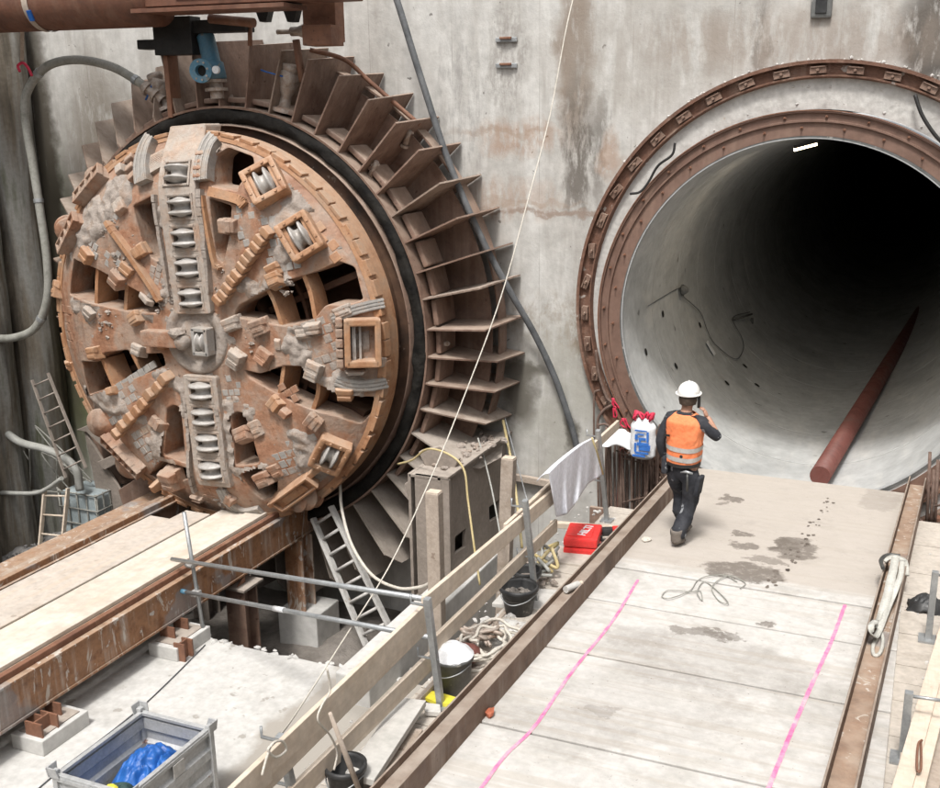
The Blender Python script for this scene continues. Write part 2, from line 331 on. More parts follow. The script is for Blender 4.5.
M['bluetarp'] = mat('blue_tarpaulin', [(.012, .085, .33), (.025, .14, .46)], 5, .45, bump=.3, bscale=12)
M['dgreen'] = mat('dark_green_cloth', [(.02, .05, .05), (.04, .08, .07)], 8, .8)
M['red'] = mat('red_plastic', [(.66, .03, .028), (.76, .05, .045)], 5, .42, bump=.05, bscale=60, spots=((.45, .06, .05), 10, .7))
M['redtape'] = mat('red_tape', [(.55, .02, .06), (.66, .05, .11)], 6, .6)
M['redpipe'] = mat('dark_red_pipe', [(.12, .04, .032), (.17, .06, .048), (.15, .075, .062)], 3, .55, bump=.1)
M['blackplastic'] = mat('black_plastic', [(.02, .021, .022), (.05, .05, .05)], 8, .5, bump=.1, spots=((.30, .29, .27), 9, .69))
M['greyplastic'] = mat('grey_plastic', [(.10, .105, .10), (.17, .17, .165)], 6, .6, bump=.1, spots=((.36, .35, .32), 7, .66))
M['whiteplastic'] = mat('white_plastic', [(.70, .71, .72), (.80, .81, .82)], 6, .5, bump=.1)
M['bagblue'] = mat('bag_blue_print', [(.03, .14, .50), (.05, .20, .60)], 8, .5)
M['cloth'] = mat('white_cloth', [(.78, .79, .86), (.84, .85, .90)], 3, .9, bump=.15, bscale=60)
M['sling'] = mat('grey_sling', [(.50, .49, .44), (.60, .59, .54)], 7, .9, bump=.35, bscale=70)
M['slingdark'] = mat('dark_steel_shackle', [(.08, .08, .08), (.14, .14, .13)], 7, .5, metal=.5)
M['rebar'] = mat('rusty_rebar', [(.13, .085, .065), (.22, .15, .12)], 12, .8, bump=.6, bscale=120)
M['brass'] = mat('dirty_fittings', [(.30, .22, .17), (.44, .38, .33), (.36, .26, .20)], 10, .55, metal=.25, bump=.3)
M['pink'] = mat('pink_marking', [(.90, .12, .30), (.90, .26, .42), (.72, .46, .48)], 7, .8, bump=0)
M['stain'] = mat('wet_stain', [(.12, .10, .085), (.20, .17, .145)], 9, .5, bump=.1)
M['putty'] = mat('rough_mortar', [(.42, .40, .375), (.56, .545, .515), (.49, .475, .45)], 2.5, .9, bump=.4, bscale=9, bdist=.04, streak=((.62, .61, .59), .6), spots=((.34, .27, .2), 7, .72))
M['skin'] = mat('skin', [(.46, .25, .17), (.52, .30, .21)], 8, .55, bump=.05)
M['orange'] = mat('orange_vest', [(.90, .24, .09), (.95, .32, .14)], 4, .75, bump=.35, bscale=14, bdist=.02)
M['reflect'] = mat('reflective_band', [(.42, .40, .37), (.54, .52, .49)], 10, .45, bump=.1)
M['navy'] = mat('dark_work_clothes', [(.014, .016, .022), (.045, .047, .055)], 7, .85, bump=.6, bscale=18, spots=((.30, .31, .32), 9, .645))
M['helmet'] = mat('white_helmet', [(.78, .77, .73), (.84, .83, .80)], 5, .35, bump=.03)
M['boot'] = mat('dusty_boot', [(.12, .10, .085), (.24, .21, .18)], 14, .8, bump=.2)
M['hair'] = mat('dark_hair', [(.05, .035, .025), (.10, .07, .05)], 30, .7, bump=.5, bscale=90)
M['glove'] = mat('glove', [(.30, .26, .20), (.42, .38, .30)], 14, .85)
M['ibc'] = mat('milky_tank', [(.34, .40, .42), (.44, .50, .51)], 4, .5, bump=.05)
M['hole'] = mat('hole_shade', [(.01, .009, .008), (.02, .018, .015)], 4, .9, bump=0)  # near-black colour stands in for the shade inside openings
def emis(name, col, st):
    m = bpy.data.materials.new(name); m.use_nodes = True; b = m.node_tree.nodes['Principled BSDF']
    b.inputs['Emission Color'].default_value = (*col, 1); b.inputs['Emission Strength'].default_value = st; return m
M['lamp'] = emis('lit_tube', (1, .80, .52), 7)
#@@SETTING
# ================================================================ SETTING
def sheet(name, x0, x1, y0, y1, z, m, kind='structure'):
    o = MB().box(((x0+x1)/2, (y0+y1)/2, z-.2), (x1-x0, y1-y0, .4)).build(name, m); return tag(o, kind=kind)
def floor_pt(x0, x1, y0, y1, z, amp, nu, nv, sc):
    def f(u, v):
        x = x0+(x1-x0)*u; y = y0+(y1-y0)*v
        return (x, y, z+amp*noise.fractal(Vector((x*sc, y*sc, 3.3)), 1, 2, 5))
    return grid(f, nu, nv)
tag(floor_pt(-16, 12, -24, .8, -5.0, .12, 150, 130, .9).build('ground', M['mudfloor']), kind='structure')
big = MB().box((0, 0, -5.6), (400, 400, .4)); tag(big.build('terrain', M['mudfloor']), kind='structure')

WX0, WX1, WZ0, WZ1 = -12.4, 9.0, -5.4, 4.9
TCx, TCz = .15, .1
def wall_ring(r, x0, x1, z0, z1, y0, y1, cx, cz, n=120):
    mb = MB(); ang = sorted([2*math.pi*k/n for k in range(n)] + [math.atan2(z-cz, x-cx) % (2*math.pi) for x in (x0, x1) for z in (z0, z1)])
    I = []; O = []
    for a in ang:
        c, s = math.cos(a), math.sin(a); t = min([(x1-cx)/c if c > 1e-9 else 1e9, (x0-cx)/c if c < -1e-9 else 1e9, (z1-cz)/s if s > 1e-9 else 1e9, (z0-cz)/s if s < -1e-9 else 1e9])
        I.append((cx+r*c, cz+r*s)); O.append((cx+t*c, cz+t*s))
    m = len(ang); V = []
    for y in (y0, y1):
        V += [(p[0], y, p[1]) for p in I]+[(p[0], y, p[1]) for p in O]
    Fc = []
    for k in range(m):
        j = (k+1) % m
        Fc += [(k, j, m+j, m+k), (2*m+k, 3*m+k, 3*m+j, 2*m+j), (k, 2*m+k, 2*m+j, j), (m+k, m+j, 3*m+j, 3*m+k)]
    return mb.add(V, Fc)
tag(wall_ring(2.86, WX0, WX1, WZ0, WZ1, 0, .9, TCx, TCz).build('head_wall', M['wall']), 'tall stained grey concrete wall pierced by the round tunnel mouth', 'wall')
# left side wall: rough bored piles with dark gaps
mb = MB()
for k, (y, r, x) in enumerate([(-.35, .42, -12.45), (-1.2, .45, -12.6), (-2.1, .46, -12.5), (-3.0, .46, -12.6), (-3.9, .46, -12.5), (-4.8, .46, -12.6), (-5.7, .46, -12.5), (-6.6, .46, -12.6), (-7.5, .46, -12.5), (-8.4, .46, -12.6)]):
    def f(u, v, y=y, r=r, x=x, k=k):
        th = 2*math.pi*u; z = -5.4+10.2*v
        q = r*(1+.12*noise.noise(Vector((math.cos(th)*1.2+k*5, math.sin(th)*1.2, z*.5)))+.04*noise.noise(Vector((math.cos(th)*5+k*5, math.sin(th)*5, z*1.4))))
        return (x+q*math.cos(th), y+q*math.sin(th), z)
    grid(f, 28, 60, mb)
mb.box((-13.3, -10.5, .2), (1, 21, 11.2))
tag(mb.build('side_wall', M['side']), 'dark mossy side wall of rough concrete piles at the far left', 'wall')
tag(MB().box((9.5, -10, .2), (1, 22, 11.2)).build('unseen_shaft_wall', M['side']), kind='structure')  # unseen right-hand pit wall, added to block low sky light
tag(MB().box((-2, -21, .4), (24, 1, 11.6)).build('unseen_shaft_wall', M['side']), kind='structure')  # unseen pit wall behind the camera, added to cut the low sky

# ---- ramp deck, joints modelled as gaps
DX0, DX1 = -1.175, 1.52
mb = MB(); seams = [-.10]+[atD(*p).y for p in ((740, 587), (730, 622), (660, 668), (620, 753))]+[-9.2, -11.5]
for k in range(len(seams)-1):
    y0, y1 = seams[k], seams[k+1]; g = .012 if k else .0
    mb.prism([(DX0, y0-g, dz(y0)), (DX1, y0-g, dz(y0)), (DX1, y0-g, dz(y0)-.22), (DX0, y0-g, dz(y0)-.22)], (0, y1-y0+.024, dz(y1)-dz(y0)))
deck = mb.build('deck', M['deck'], bevel=.008); tag(deck, kind='structure')
def on_deck(pts2, lift, name, m, z0=-2.0, parent=None, thick=.004):   # flat sheet a few mm above the deck
    mb = MB(); P = [Vector((x, y, dz(y, z0)+lift)) for x, y in pts2]; mb.prism(P, (0, 0, -thick*.5)); return mb.build(name, m, parent)
def strip(pts, wd, jit=.2):
    P = spline(pts, 26); L = []; R = []
    for i, p in enumerate(P):
        t = (P[min(i+1, len(P)-1)]-P[max(i-1, 0)]).normalized(); n = Vector((-t.y, t.x, 0))
        a = wd*(1+jit*noise.noise(Vector((i*.35, 1, 0)))*1.6); b = wd*(1+jit*noise.noise(Vector((i*.35, 9, 0)))*1.6)
        L.append(p+n*a); R.append(p-n*b)
    mb = MB(); n = len(P); V = [Vector((q.x, q.y, dz(q.y)+.0045)) for q in L+R]
    return mb.add(V, [(i, i+1, n+i+1, n+i) for i in range(n-1)])
def no_gap(mb): return mb
l1 = strip([atD(*p) for p in ((638, 580), (612, 622), (572, 672), (535, 726), (505, 756), (480, 790), (450, 830))], .013).build('painted_line', M['pink'], deck)
l2 = strip([atD(*p) for p in ((845, 605), (832, 640), (822, 662), (805, 700), (790, 735), (782, 755), (768, 790), (755, 830))], .0155).build('painted_line', M['pink'], deck)
def blot(px, py, rx, ry, seed, lift=.0035):
    c = atD(px, py); P = []
    for k in range(60):
        a = 2*math.pi*k/60; d = Vector((math.cos(a), math.sin(a), seed*3.7)); q = max(.15, 1+1.1*noise.noise(d*1.3)+.6*noise.noise(d*3.5)+.3*noise.noise(d*9)); P.append((c.x+rx*q*math.cos(a), c.y+ry*q*math.sin(a)))
    return P
st = MB()
for i in range(46):           # wet boot prints leading into the tunnel
    t = i/45; px = 770+62*t+random.uniform(-7, 7); py = 590-90*t+random.uniform(-4, 4)
    c = atD(px, py)
    if c.y > -.2: continue
    r = random.uniform(.010, .03); P = [Vector((c.x+r*random.uniform(.6, 1.1)*math.cos(a), c.y+r*1.5*random.uniform(.7, 1.1)*math.sin(a), 0)) for a in [k*math.pi/6 for k in range(12)]]
    for p in P: p.z = dz(p.y)+.004
    st.add(P, [list(range(12))])
st.build('wet_stain', M['stain'], deck)

# ---- steel H-beams lying along both deck edges
def hbeam_side(name, xc, wd, label, y0=-.05, y1=-11.5, zt=-1.80, h=.40, sk=0, dw=.09):
    t = thing(name, label, 'steel beam', (xc, (y0+y1)/2, dz((y0+y1)/2, zt)), 'steel beams edging the ramp')
    def pr(xa, xb, za, zb, nm, m):
        q = MB(); N = 40
        def sec(y): return [(xa+sk*y, y, dz(y, zt)+za), (xb+sk*y, y, dz(y, zt)+za), (xb+sk*y, y, dz(y, zt)+zb), (xa+sk*y, y, dz(y, zt)+zb)]
        a = sec(y0); b = sec(y1); q.prism(a, Vector(b[0])-Vector(a[0])); return q.build(nm, m, t, bevel=.004)
    pr(xc-wd/2, xc-wd/2+.016, -h, 0, 'flange', M['deckbeam']); pr(xc+wd/2-.016, xc+wd/2, -h, 0, 'flange', M['deckbeam'])
    pr(xc-wd/2+.018, xc+wd/2-.018, -dw-.02, -dw, 'web', M['deckbeam'] if xc < 0 else M['channel'])
    return t
hbeam_side('steel_beam', -1.245, .16, 'dirty brown steel beam on the left edge of the ramp, beside the worker', dw=.05)
hbeam_side('steel_beam', 1.57, .20, 'rusty steel channel beam on the right edge of the ramp with a sling over it', sk=.0405, zt=-1.78, h=.218, dw=.11)
# ---- side walkways of boards
def boards(name, x0, x1, y0, y1, z0, wdt, m, seed):
    random.seed(seed); mb = MB(); y = y0
    while y > y1:
        a = wdt*random.uniform(.9, 1.1); e = random.uniform(-.02, .03)*(x0 < 0); zz = random.uniform(-.004, .004)
        mb.prism([(x0+e, y, dz(y, z0)+zz), (x1+e*.4, y, dz(y, z0)+zz), (x1+e*.4, y, dz(y, z0)-.06), (x0+e, y, dz(y, z0)-.06)], (0, -a+.008, .06*a)); y -= a
    o = mb.build(name, m, bevel=.003); return tag(o, kind='structure')
boards('walkway', -1.95, -1.34, -1.6, -11.5, -2.2, .24, M['board'], 3)
boards('walkway', 1.50, 5.2, -1.05, -11.5, -2.04, .30, M['board'], 4)

# ---- white concrete slab at the lower left with a broken edge
ZS = -3.65
def slab():
    mb = MB(); y1 = -3.87; n = 70; P = []; x0, x1 = -12.0, -3.0
    for i in range(n+1):
        x = x0+(x1-x0)*i/n; P.append((x, y1+.05*noise.noise(Vector((x*3, 0, 0)))+.03*noise.noise(Vector((x*11, 1, 0)))))
    P += [(x1, -12), (x0, -12)]
    return mb.prism([(x, y, ZS) for x, y in P], (0, 0, -.5))
def slab_extra(N, L, pos, c, nz, mp, rng, mul, mix):
    sx = N.new('ShaderNodeSeparateXYZ'); L.new(pos, sx.inputs[0])
    q = N.new('ShaderNodeMath'); q.operation = 'ADD'; L.new(sx.outputs[0], q.inputs[0]); L.new(mul(nz(1.3, 5), 1.2), q.inputs[1])
    return mix(rng(q.outputs[0], -4.05, -3.85), c, (.33, .305, .27))      # the damp strip beside the railing
M['slab'] = mat('pale_slab', [(.46, .45, .425), (.58, .57, .545), (.52, .51, .485)], 1.6, .9, bump=.14, bscale=12, spots=((.30, .28, .25), 5, .665), streak=((.36, .34, .31), .6), extra=slab_extra)
tag(slab().build('slab', M['slab']), kind='structure')
mb = MB()
for i in range(46):
    x = -6.5+3.1*random.random()**1.2; mb.rock((x, -3.86+random.uniform(-.05, .06), ZS-.01), random.uniform(.02, .055), i, sub=1)
tag(mb.build('gravel', M['pale']), kind='stuff')
# concrete upstand beside the railing
a = atZ(335, 672, -3.3); b = atZ(372, 676, -3.3)
xw0, xw1 = a.x, a.x+.42
tag(MB().box(((xw0+xw1)/2, (a.y+.0)/2-.4, -4.15), (xw1-xw0, abs(a.y)-.8, 1.7), bev=.02).build('concrete_upstand', M['pale']), 'low pale concrete wall running beside the timber railing', 'low wall')

tag(MB().box((-9.15, -5.8, -4.3), (.3, 11.0, 1.7), bev=.02).build('light_block_wall', M['mudfloor']), 'low wall added below the far side of the cradle to keep light out', 'low wall')  # added wall, darkens the space under the cradle
# ================================================================ TUNNEL
tun = thing('tunnel_lining', 'round concrete tunnel running into darkness on the right', 'tunnel', (0, 0, -2.3))
prof = []
for k in range(26):
    y = .02+1.5*k; prof += [(y, 2.30), (y+1.488, 2.30), (y+1.49, 2.304), (y+1.498, 2.304)]
mb = MB().lathe([(a_, r_) for a_, r_ in prof]+[(39, 2.6), (-.05, 2.6), (-.05, 2.302), (.02, 2.30)], (0, 0, 0), (0, 1, 0), 320, smooth=False, ref=(1, 0, 0)); mb.build('lining', M['lining'], tun)
MB().lathe([(-.062, 2.306), (-.062, 2.345), (-.04, 2.345), (-.04, 2.306)], (0, 0, 0), (0, 1, 0), 160, smooth=False).build('end_gasket', M['greyplastic'], tun)
M['lip'] = mat('steel_lip', [(.36, .37, .37), (.46, .47, .47)], 5, .5)
MB().lathe([(-.07, 2.292), (-.07, 2.304), (.01, 2.304), (.01, 2.292), (-.07, 2.292)], (0, 0, 0), (0, 1, 0), 160, smooth=False).build('lip', M['lip'], tun)
MB().lathe([(0, 2.6), (.1, 0)], (0, 39, 0), (0, 1, 0), 40).build('end_face', M['hole'], tun)  # black cap painted as the darkness at the far end
# lifting pockets: near-black discs on the lining, painting the shade of small recesses
for (px, py) in [(676, 366), (663, 314), (700, 325), (727, 383), (745, 366), (757, 385), (710, 345), (646, 352), (835, 440), (856, 420)]:
    d = ray(px, py); A_ = d.x*d.x+d.z*d.z; B_ = 2*(CP.x*d.x+CP.z*d.z); C_ = CP.x**2+CP.z**2-2.292**2
    t = (-B_+math.sqrt(B_*B_-4*A_*C_))/(2*A_); P = CP+d*t
    if P.y < .3: continue
    nrm = Vector((-P.x, 0, -P.z)).normalized(); tg = Vector((0, 1, 0)).cross(nrm)
    MB().lathe([(0, .001), (.006, .035), (.003, .055)], P, nrm, 10).build('lifting_pocket', M['hole'], tun)
M['rustring'] = mat('ring_rust', [(.10, .048, .032), (.185, .095, .062), (.13, .066, .045)], 3.2, .7, bump=.45, bscale=14, streak=((.36, .28, .22), .6), spots=((.42, .38, .34), 6, .68), bdist=.04)
# the collar ring bolted round the mouth
col = thing('mouth_collar', 'rusty bolted steel collar framing the mouth of the tunnel', 'steel ring', (.03, -.1, -2.69))
rp_ = MB().lathe([(0, 2.63), (-.07, 2.63), (-.07, 2.615), (-.035, 2.61), (-.035, 2.53), (-.075, 2.525), (-.075, 2.505), (-.04, 2.50), (-.045, 2.345), (0, 2.345)], (.02, -.02, -.02), (0, 1, 0), 160, smooth=False).build('ring_plate', M['collar'], col)
MB().lathe([(-.02, 2.645), (-.085, 2.645), (-.085, 2.633), (-.02, 2.633), (-.02, 2.645)], (.02, -.015, -.02), (0, 1, 0), 160, smooth=False).build('rim', M['rust'], col)
for k in range(64):
    a = 2*math.pi*(k+.5+random.uniform(-.12, .12))/64; q = MB(); rb_ = 2.57 if k % 2 else 2.44; c = Vector((.02+rb_*math.cos(a), -.055, -.02+rb_*math.sin(a)))
    q.lathe([(0, .018), (-.025, .018), (-.025, .001)], c, (0, 1, 0), 6, smooth=False).lathe([(-.02, .008), (-random.uniform(.04, .09), .008), (-.08, .001)], c, (0, 1, 0), 6, smooth=False); q.build('bolt', M['rust'], rp_)
for k in (2, 7, 13, 19, 25, 31):
    a = R_(150-12*k/2); 
MB().lathe([(-.014, 2.97), (-.014, 2.60), (0, 2.60), (0, 2.97), (-.014, 2.97)], (.08, -.0, .03), (0, 1, 0), 160, smooth=False).build('mortar_ring', M['putty'], col)
# outer clamp ring with its clips
outr = thing('seal_ring', 'rusty outer ring with clips on the wall around the tunnel mouth', 'steel ring', (.15, -.1, -2.97))
MB().lathe([(.0, 3.07), (-.13, 3.07), (-.13, 3.03), (-.05, 3.03), (-.05, 2.90), (-.10, 2.90), (-.10, 2.88), (0, 2.86)], (.15, -.003, .12), (0, 1, 0), 160, smooth=False).build('channel', M['rustring'], outr); chn = [c for c in outr.children][0] if outr.children else bpy.data.objects['channel']
for k in range(44):
    a = 2*math.pi*(k+.3)/44; c = Vector((.15+2.957*math.cos(a), -.10, .12+2.957*math.sin(a))); rad = Vector((math.cos(a), 0, math.sin(a))); tg = Vector((-math.sin(a), 0, math.cos(a)))
    Mx = Matrix((rad, Vector((0, 1, 0)), tg)).transposed(); q = MB()
    Mx = Mx @ Matrix.Rotation(random.gauss(0, .12), 3, 'Y'); c = c+Vector((0, .03, 0)); q.box(c, (.085, .05, .19), Mx).box(c+rad*.035+Vector((0, -.03, 0)), (.014, .03, .16), Mx).box(c-rad*.035+Vector((0, -.03, 0)), (.014, .03, .16), Mx)
    q.lathe([(0, .018), (-.08, .018), (-.08, .001)], c, (0, 1, 0), 6, smooth=False); q.build('clip', M['fin'], chn)
q = MB()
for i in range(520):
    a = random.uniform(0, 2*math.pi); r = 3.07+random.gauss(0, .018); q.rock((.15+r*math.cos(a), -.02, .12+r*math.sin(a)), random.uniform(.008, .035)*random.random()**.5, i, sub=1)
q.build('mortar_crumbs', M['putty'], outr, fix=False)['kind'] = 'stuff'
q = MB()
for i in range(110):
    a = random.uniform(0, 2*math.pi); r = random.choice((2.66, 2.87))+random.gauss(0, .015); q.rock((.08+r*math.cos(a), -.012, .03+r*math.sin(a)), random.uniform(.008, .028), i, sub=1, flat=.8)
q.build('mortar_crumbs', M['putty'], col, fix=False)['kind'] = 'stuff'
# in the tunnel
lamp = thing('tunnel_lamp', 'lit fluorescent batten lamp under the crown of the tunnel', 'lamp', tuple(atY(800, 150, 2.3)))
a = atY(794, 150, 2.3); b = atY(817, 144, 2.3); d_ = Vector((.12, 1, 0)).normalized()
c = (a+b)/2; hx = (b-a).normalized()
MB().beam(a+Vector((0, 0, .04)), b+Vector((0, 0, .04)), .09, .05).build('housing', M['blackplastic'], lamp)
MB().tube([a, b], .022, 8).build('tube', M['lamp'], lamp)
pl = bpy.data.lights.new('tube_light', 'AREA'); pl.shape = 'RECTANGLE'; pl.size = .4; pl.size_y = .05; pl.energy = 22; pl.color = (1, .84, .62); po = bpy.data.objects.new('tube_light', pl); COL.objects.link(po); po.parent = lamp; po.location = (c-Vector(lamp.location))+Vector((0, 0, -.05))
p0 = atZ(820, 476, -2.05); p1 = Vector((1.35, 14, -2.05)); p2 = Vector((1.35, 38, -2.05))
rp = MB().tube([p0, p0+(p1-p0)*.5, p1, p2], .135, 20); o = rp.build('discharge_pipe', M['redpipe']); tag(o, 'dark red steel pipe lying along the tunnel floor', 'pipe')
def on_lining(px, py, r=2.27):
    d = ray(px, py); A_ = d.x*d.x+d.z*d.z; B_ = 2*(CP.x*d.x+CP.z*d.z); C_ = CP.x**2+CP.z**2-r*r
    t = (-B_+math.sqrt(B_*B_-4*A_*C_))/(2*A_); return CP+d*t
cable('tunnel_cable', 'thin cable sagging along the left side of the tunnel to a white tag', 'cable', [on_lining(*p) for p in ((648, 306), (680, 288), (684, 297), (700, 312), (708, 332), (716, 345), (735, 359), (743, 350), (742, 338), (733, 318), (750, 312))], .008, M['darkcable'], 6)
q = thing('junction_lamp', 'small unlit bulkhead lamp on the left side of the tunnel', 'lamp', tuple(on_lining(682, 290)))
p = on_lining(682, 290, 2.25); MB().lathe([(0, .08), (.05, .075), (.10, .04), (.11, .001)], p, Vector((-p.x, 0, -p.z)), 14).build('cover', M['greyplastic'], q)
p = on_lining(682, 290, 2.29); MB().lathe([(0, .09), (.03, .09), (.03, .001)], p, Vector((-p.x, 0, -p.z)), 14).build('base', M['blackplastic'], q)
p = on_lining(711, 348, 2.26); tg_ = Vector((p.z, 0, -p.x)).normalized(); nn = Vector((-p.x, 0, -p.z)).normalized()
tag(MB().box(p, (.13, .01, .26), Matrix((Vector((0, 1, 0)), nn, tg_)).transposed()).build('paper_tag', M['whiteplastic']), 'white paper tag hanging on the cable inside the tunnel', 'tag')
p = on_lining(752, 318, 2.24); nn = Vector((-p.x, 0, -p.z)).normalized()
q = MB(); q.tube([on_lining(733, 320, 2.27), on_lining(752, 314, 2.15)], .02, 6).lathe([(0, .03), (.12, .03), (.12, .001)], p, (0, 0, -1), 8)
tag(q.build('hose_bracket', M['greyplastic']), 'small bracket with a hose end on the left side of the tunnel', 'bracket')
# wall fittings
for px, py in ((507, 40), (507, 66)):
    p = atY(px, py, 0); t = thing('wall_lug', 'small steel lug cast in the wall, %s of two' % ('upper' if py < 50 else 'lower'), 'lug', tuple(p), 'steel lugs in the wall')
    MB().box(p+Vector((0, -.02, 0)), (.30, .04, .06), bev=.01).build('plate', M['galv'], t); MB().box(p+Vector((.0, -.05, .02)), (.16, .05, .03), bev=.008).build('bar', M['rust'], t)
p = atY(822, 5, 0); t = thing('wall_socket', 'small grey box recessed in the wall above the tunnel', 'box', tuple(p))
MB().box(p+Vector((0, -.03, 0)), (.24, .06, .30), bev=.03).build('frame', M['greyplastic'], t); MB().box(p+Vector((0, -.065, -.02)), (.13, .02, .16), bev=.01).build('cover', M['blackplastic'], t)
cable('black_cable', 'black cable crossing the mortar ring at the upper right of the tunnel mouth', 'cable', [atY(915, 95, -.12), atY(922, 115, -.15), atY(935, 135, -.15), atY(950, 150, -.12)], .022, M['black'])
cable('black_cable', 'thin black cable looped on the upper left of the tunnel collar', 'cable', [atY(*p, -.18) for p in ((675, 143), (672, 155), (658, 166), (648, 183), (640, 192), (630, 194))], .016, M['black'])
# ================================================================ TUNNEL BORING MACHINE
AX, AZ = -7.6, -.33
tbm = thing('tunnel_boring_machine', 'huge muddy orange-brown round cutterhead of the tunnel boring machine', 'boring machine', (AX, -1.5, -3.0))
def dome(r): 
    t = max(0, (r-1.75)/.87); return -2.12+.34*min(t, 1.1)**2
def fs(px, py, lift=0):
    y = -2.12
    for _ in range(8):
        p = atY(px, py, y); y = dome(math.hypot(p.x-AX, p.z-AZ))-lift
    return atY(px, py, y)
def uv(px, py, lift=0): p = fs(px, py, lift); return (p.x-AX, p.z-AZ)
def frame(u, v, ang=0, lift=0):
    r = math.hypot(u, v); e = .01; s = (dome(r+e)-dome(r))/e
    rad = Vector((u/r, 0, v/r)) if r > 1e-4 else Vector((1, 0, 0))
    n = (Vector((0, -1, 0))+rad*s).normalized()
    d = Vector((math.cos(ang), 0, math.sin(ang))); d = (d-n*d.dot(n)).normalized(); b = n.cross(d)
    return Vector((AX+u, dome(r), AZ+v))+n*lift, Matrix((d, b, n)).transposed()
def pang(p, q):                           # angle in the face between two sighted points
    a, b = uv(*p), uv(*q); return math.atan2(b[1]-a[1], b[0]-a[0])
def curve_plate(outer, holes, th, bev=0.0, step=.16, yfun=None):
    cu = bpy.data.curves.new('tmp', 'CURVE'); cu.dimensions = '2D'; cu.fill_mode = 'BOTH'; cu.extrude = th/2; cu.bevel_depth = bev; cu.bevel_resolution = 1
    for P in [outer]+holes:
        sp = cu.splines.new('POLY'); sp.points.add(len(P)-1)
        for i, (x, y) in enumerate(P): sp.points[i].co = (x, y, 0, 1)
        sp.use_cyclic_u = True
    ob = bpy.data.objects.new('tmp', cu); COL.objects.link(ob)
    dg = bpy.context.evaluated_depsgraph_get(); dg.update(); me = bpy.data.meshes.new_from_object(ob.evaluated_get(dg))
    bm = bmesh.new(); bm.from_mesh(me); bpy.data.objects.remove(ob); bpy.data.curves.remove(cu); bpy.data.meshes.remove(me)
    bmesh.ops.remove_doubles(bm, verts=bm.verts[:], dist=1e-4)
    lo = [min(v.co[i] for v in bm.verts) for i in (0, 1)]; hi = [max(v.co[i] for v in bm.verts) for i in (0, 1)]
    for i in (0, 1):
        k = lo[i]+step
        while k < hi[i]:
            no = [0, 0, 0]; no[i] = 1; co = [0, 0, 0]; co[i] = k
            bmesh.ops.bisect_plane(bm, geom=bm.verts[:]+bm.edges[:]+bm.faces[:], plane_co=co, plane_no=no); k += step
    bm.verts.index_update(); V = [v.co.copy() for v in bm.verts]; Fc = [[v.index for v in f.verts] for f in bm.faces]; bm.free()
    return V, Fc
def rounded(P, r=.05, k=3):               # round the corners of a 2-D polygon
    out = []; n = len(P)
    for i in range(n):
        a, b, c = Vector(P[i-1]), Vector(P[i]), Vector(P[(i+1) % n]); d1 = (a-b); d2 = (c-b); q = min(r, d1.length*.4, d2.length*.4)
        s, e = b+d1.normalized()*q, b+d2.normalized()*q
        for j in range(k+1):
            t = j/k; out.append(tuple((1-t)**2*s+2*t*(1-t)*b+t*t*e))
    return out
HOLES = [
 [(133.8,206.6),(153.8,196),(161.4,255),(158.5,260),(151,257),(144,244)],
 [(116,171),(119,165),(131,162),(135,172),(130,177)],
 [(167,409),(174,405),(181,408.5),(188,463),(164,454),(167,431)],
 [(150,474),(163,461),(188,468),(188,479),(167,484)],
 [(214,158),(229,148),(253,157),(254,168),(239,184),(238,190),(212,186)],
 [(209.5,198.5),(232.5,207),(231,226),(226,257),(222.4,262.7),(216,251.6)],
 [(232,417),(237,412),(245,414),(249,425),(260,459),(258,463),(239,465),(236,463)],
 [(242,474),(260,467),(278,479),(277,494),(263,499),(254,492)],
 [(236,313),(240,304),(265,291),(293,280),(304,276),(320,270),(337,261),(354,267),(363,300),(345,306),(325,305),(312,321),(284,325),(236,317)],
 [(245,369),(262,373),(285,366),(303,367),(317,384),(337,392),(356,395),(374,395),(370,413),(360,424),(334,415),(313,409),(280,395),(250,378)],
 [(75,258),(95,268),(125,284),(159,302),(160,314),(124,310),(97,304),(71,295)],
 [(83,360),(100,361),(104,353),(127,350),(136,354),(162,352),(166,366),(142,375),(113,386),(91,395)],
]
def grow(P, k=.03):
    P = [Vector(p) for p in P]; c = sum(P, Vector((0, 0)))/len(P); return [tuple(p+(p-c).normalized()*k) for p in P]
holes2 = [rounded(grow([uv(*p) for p in H]), .05) for H in HOLES]
disc = [(2.60*math.cos(2*math.pi*k/140), 2.60*math.sin(2*math.pi*k/140)) for k in range(140)]
V, Fc = curve_plate(disc, holes2, .42, .018)
W = []
for p in V:
    r = math.hypot(p.x, p.y); n_ = noise.fractal(Vector((p.x*2.2, p.y*2.2, 5)), 1, 2, 4)*.012
    W.append(Vector((AX+p.x, dome(r)+.21-p.z - (n_ if p.z > 0 else 0), AZ+p.y)))
MB().add(W, Fc).build('cutter_plate', [M['tbm']], tbm)
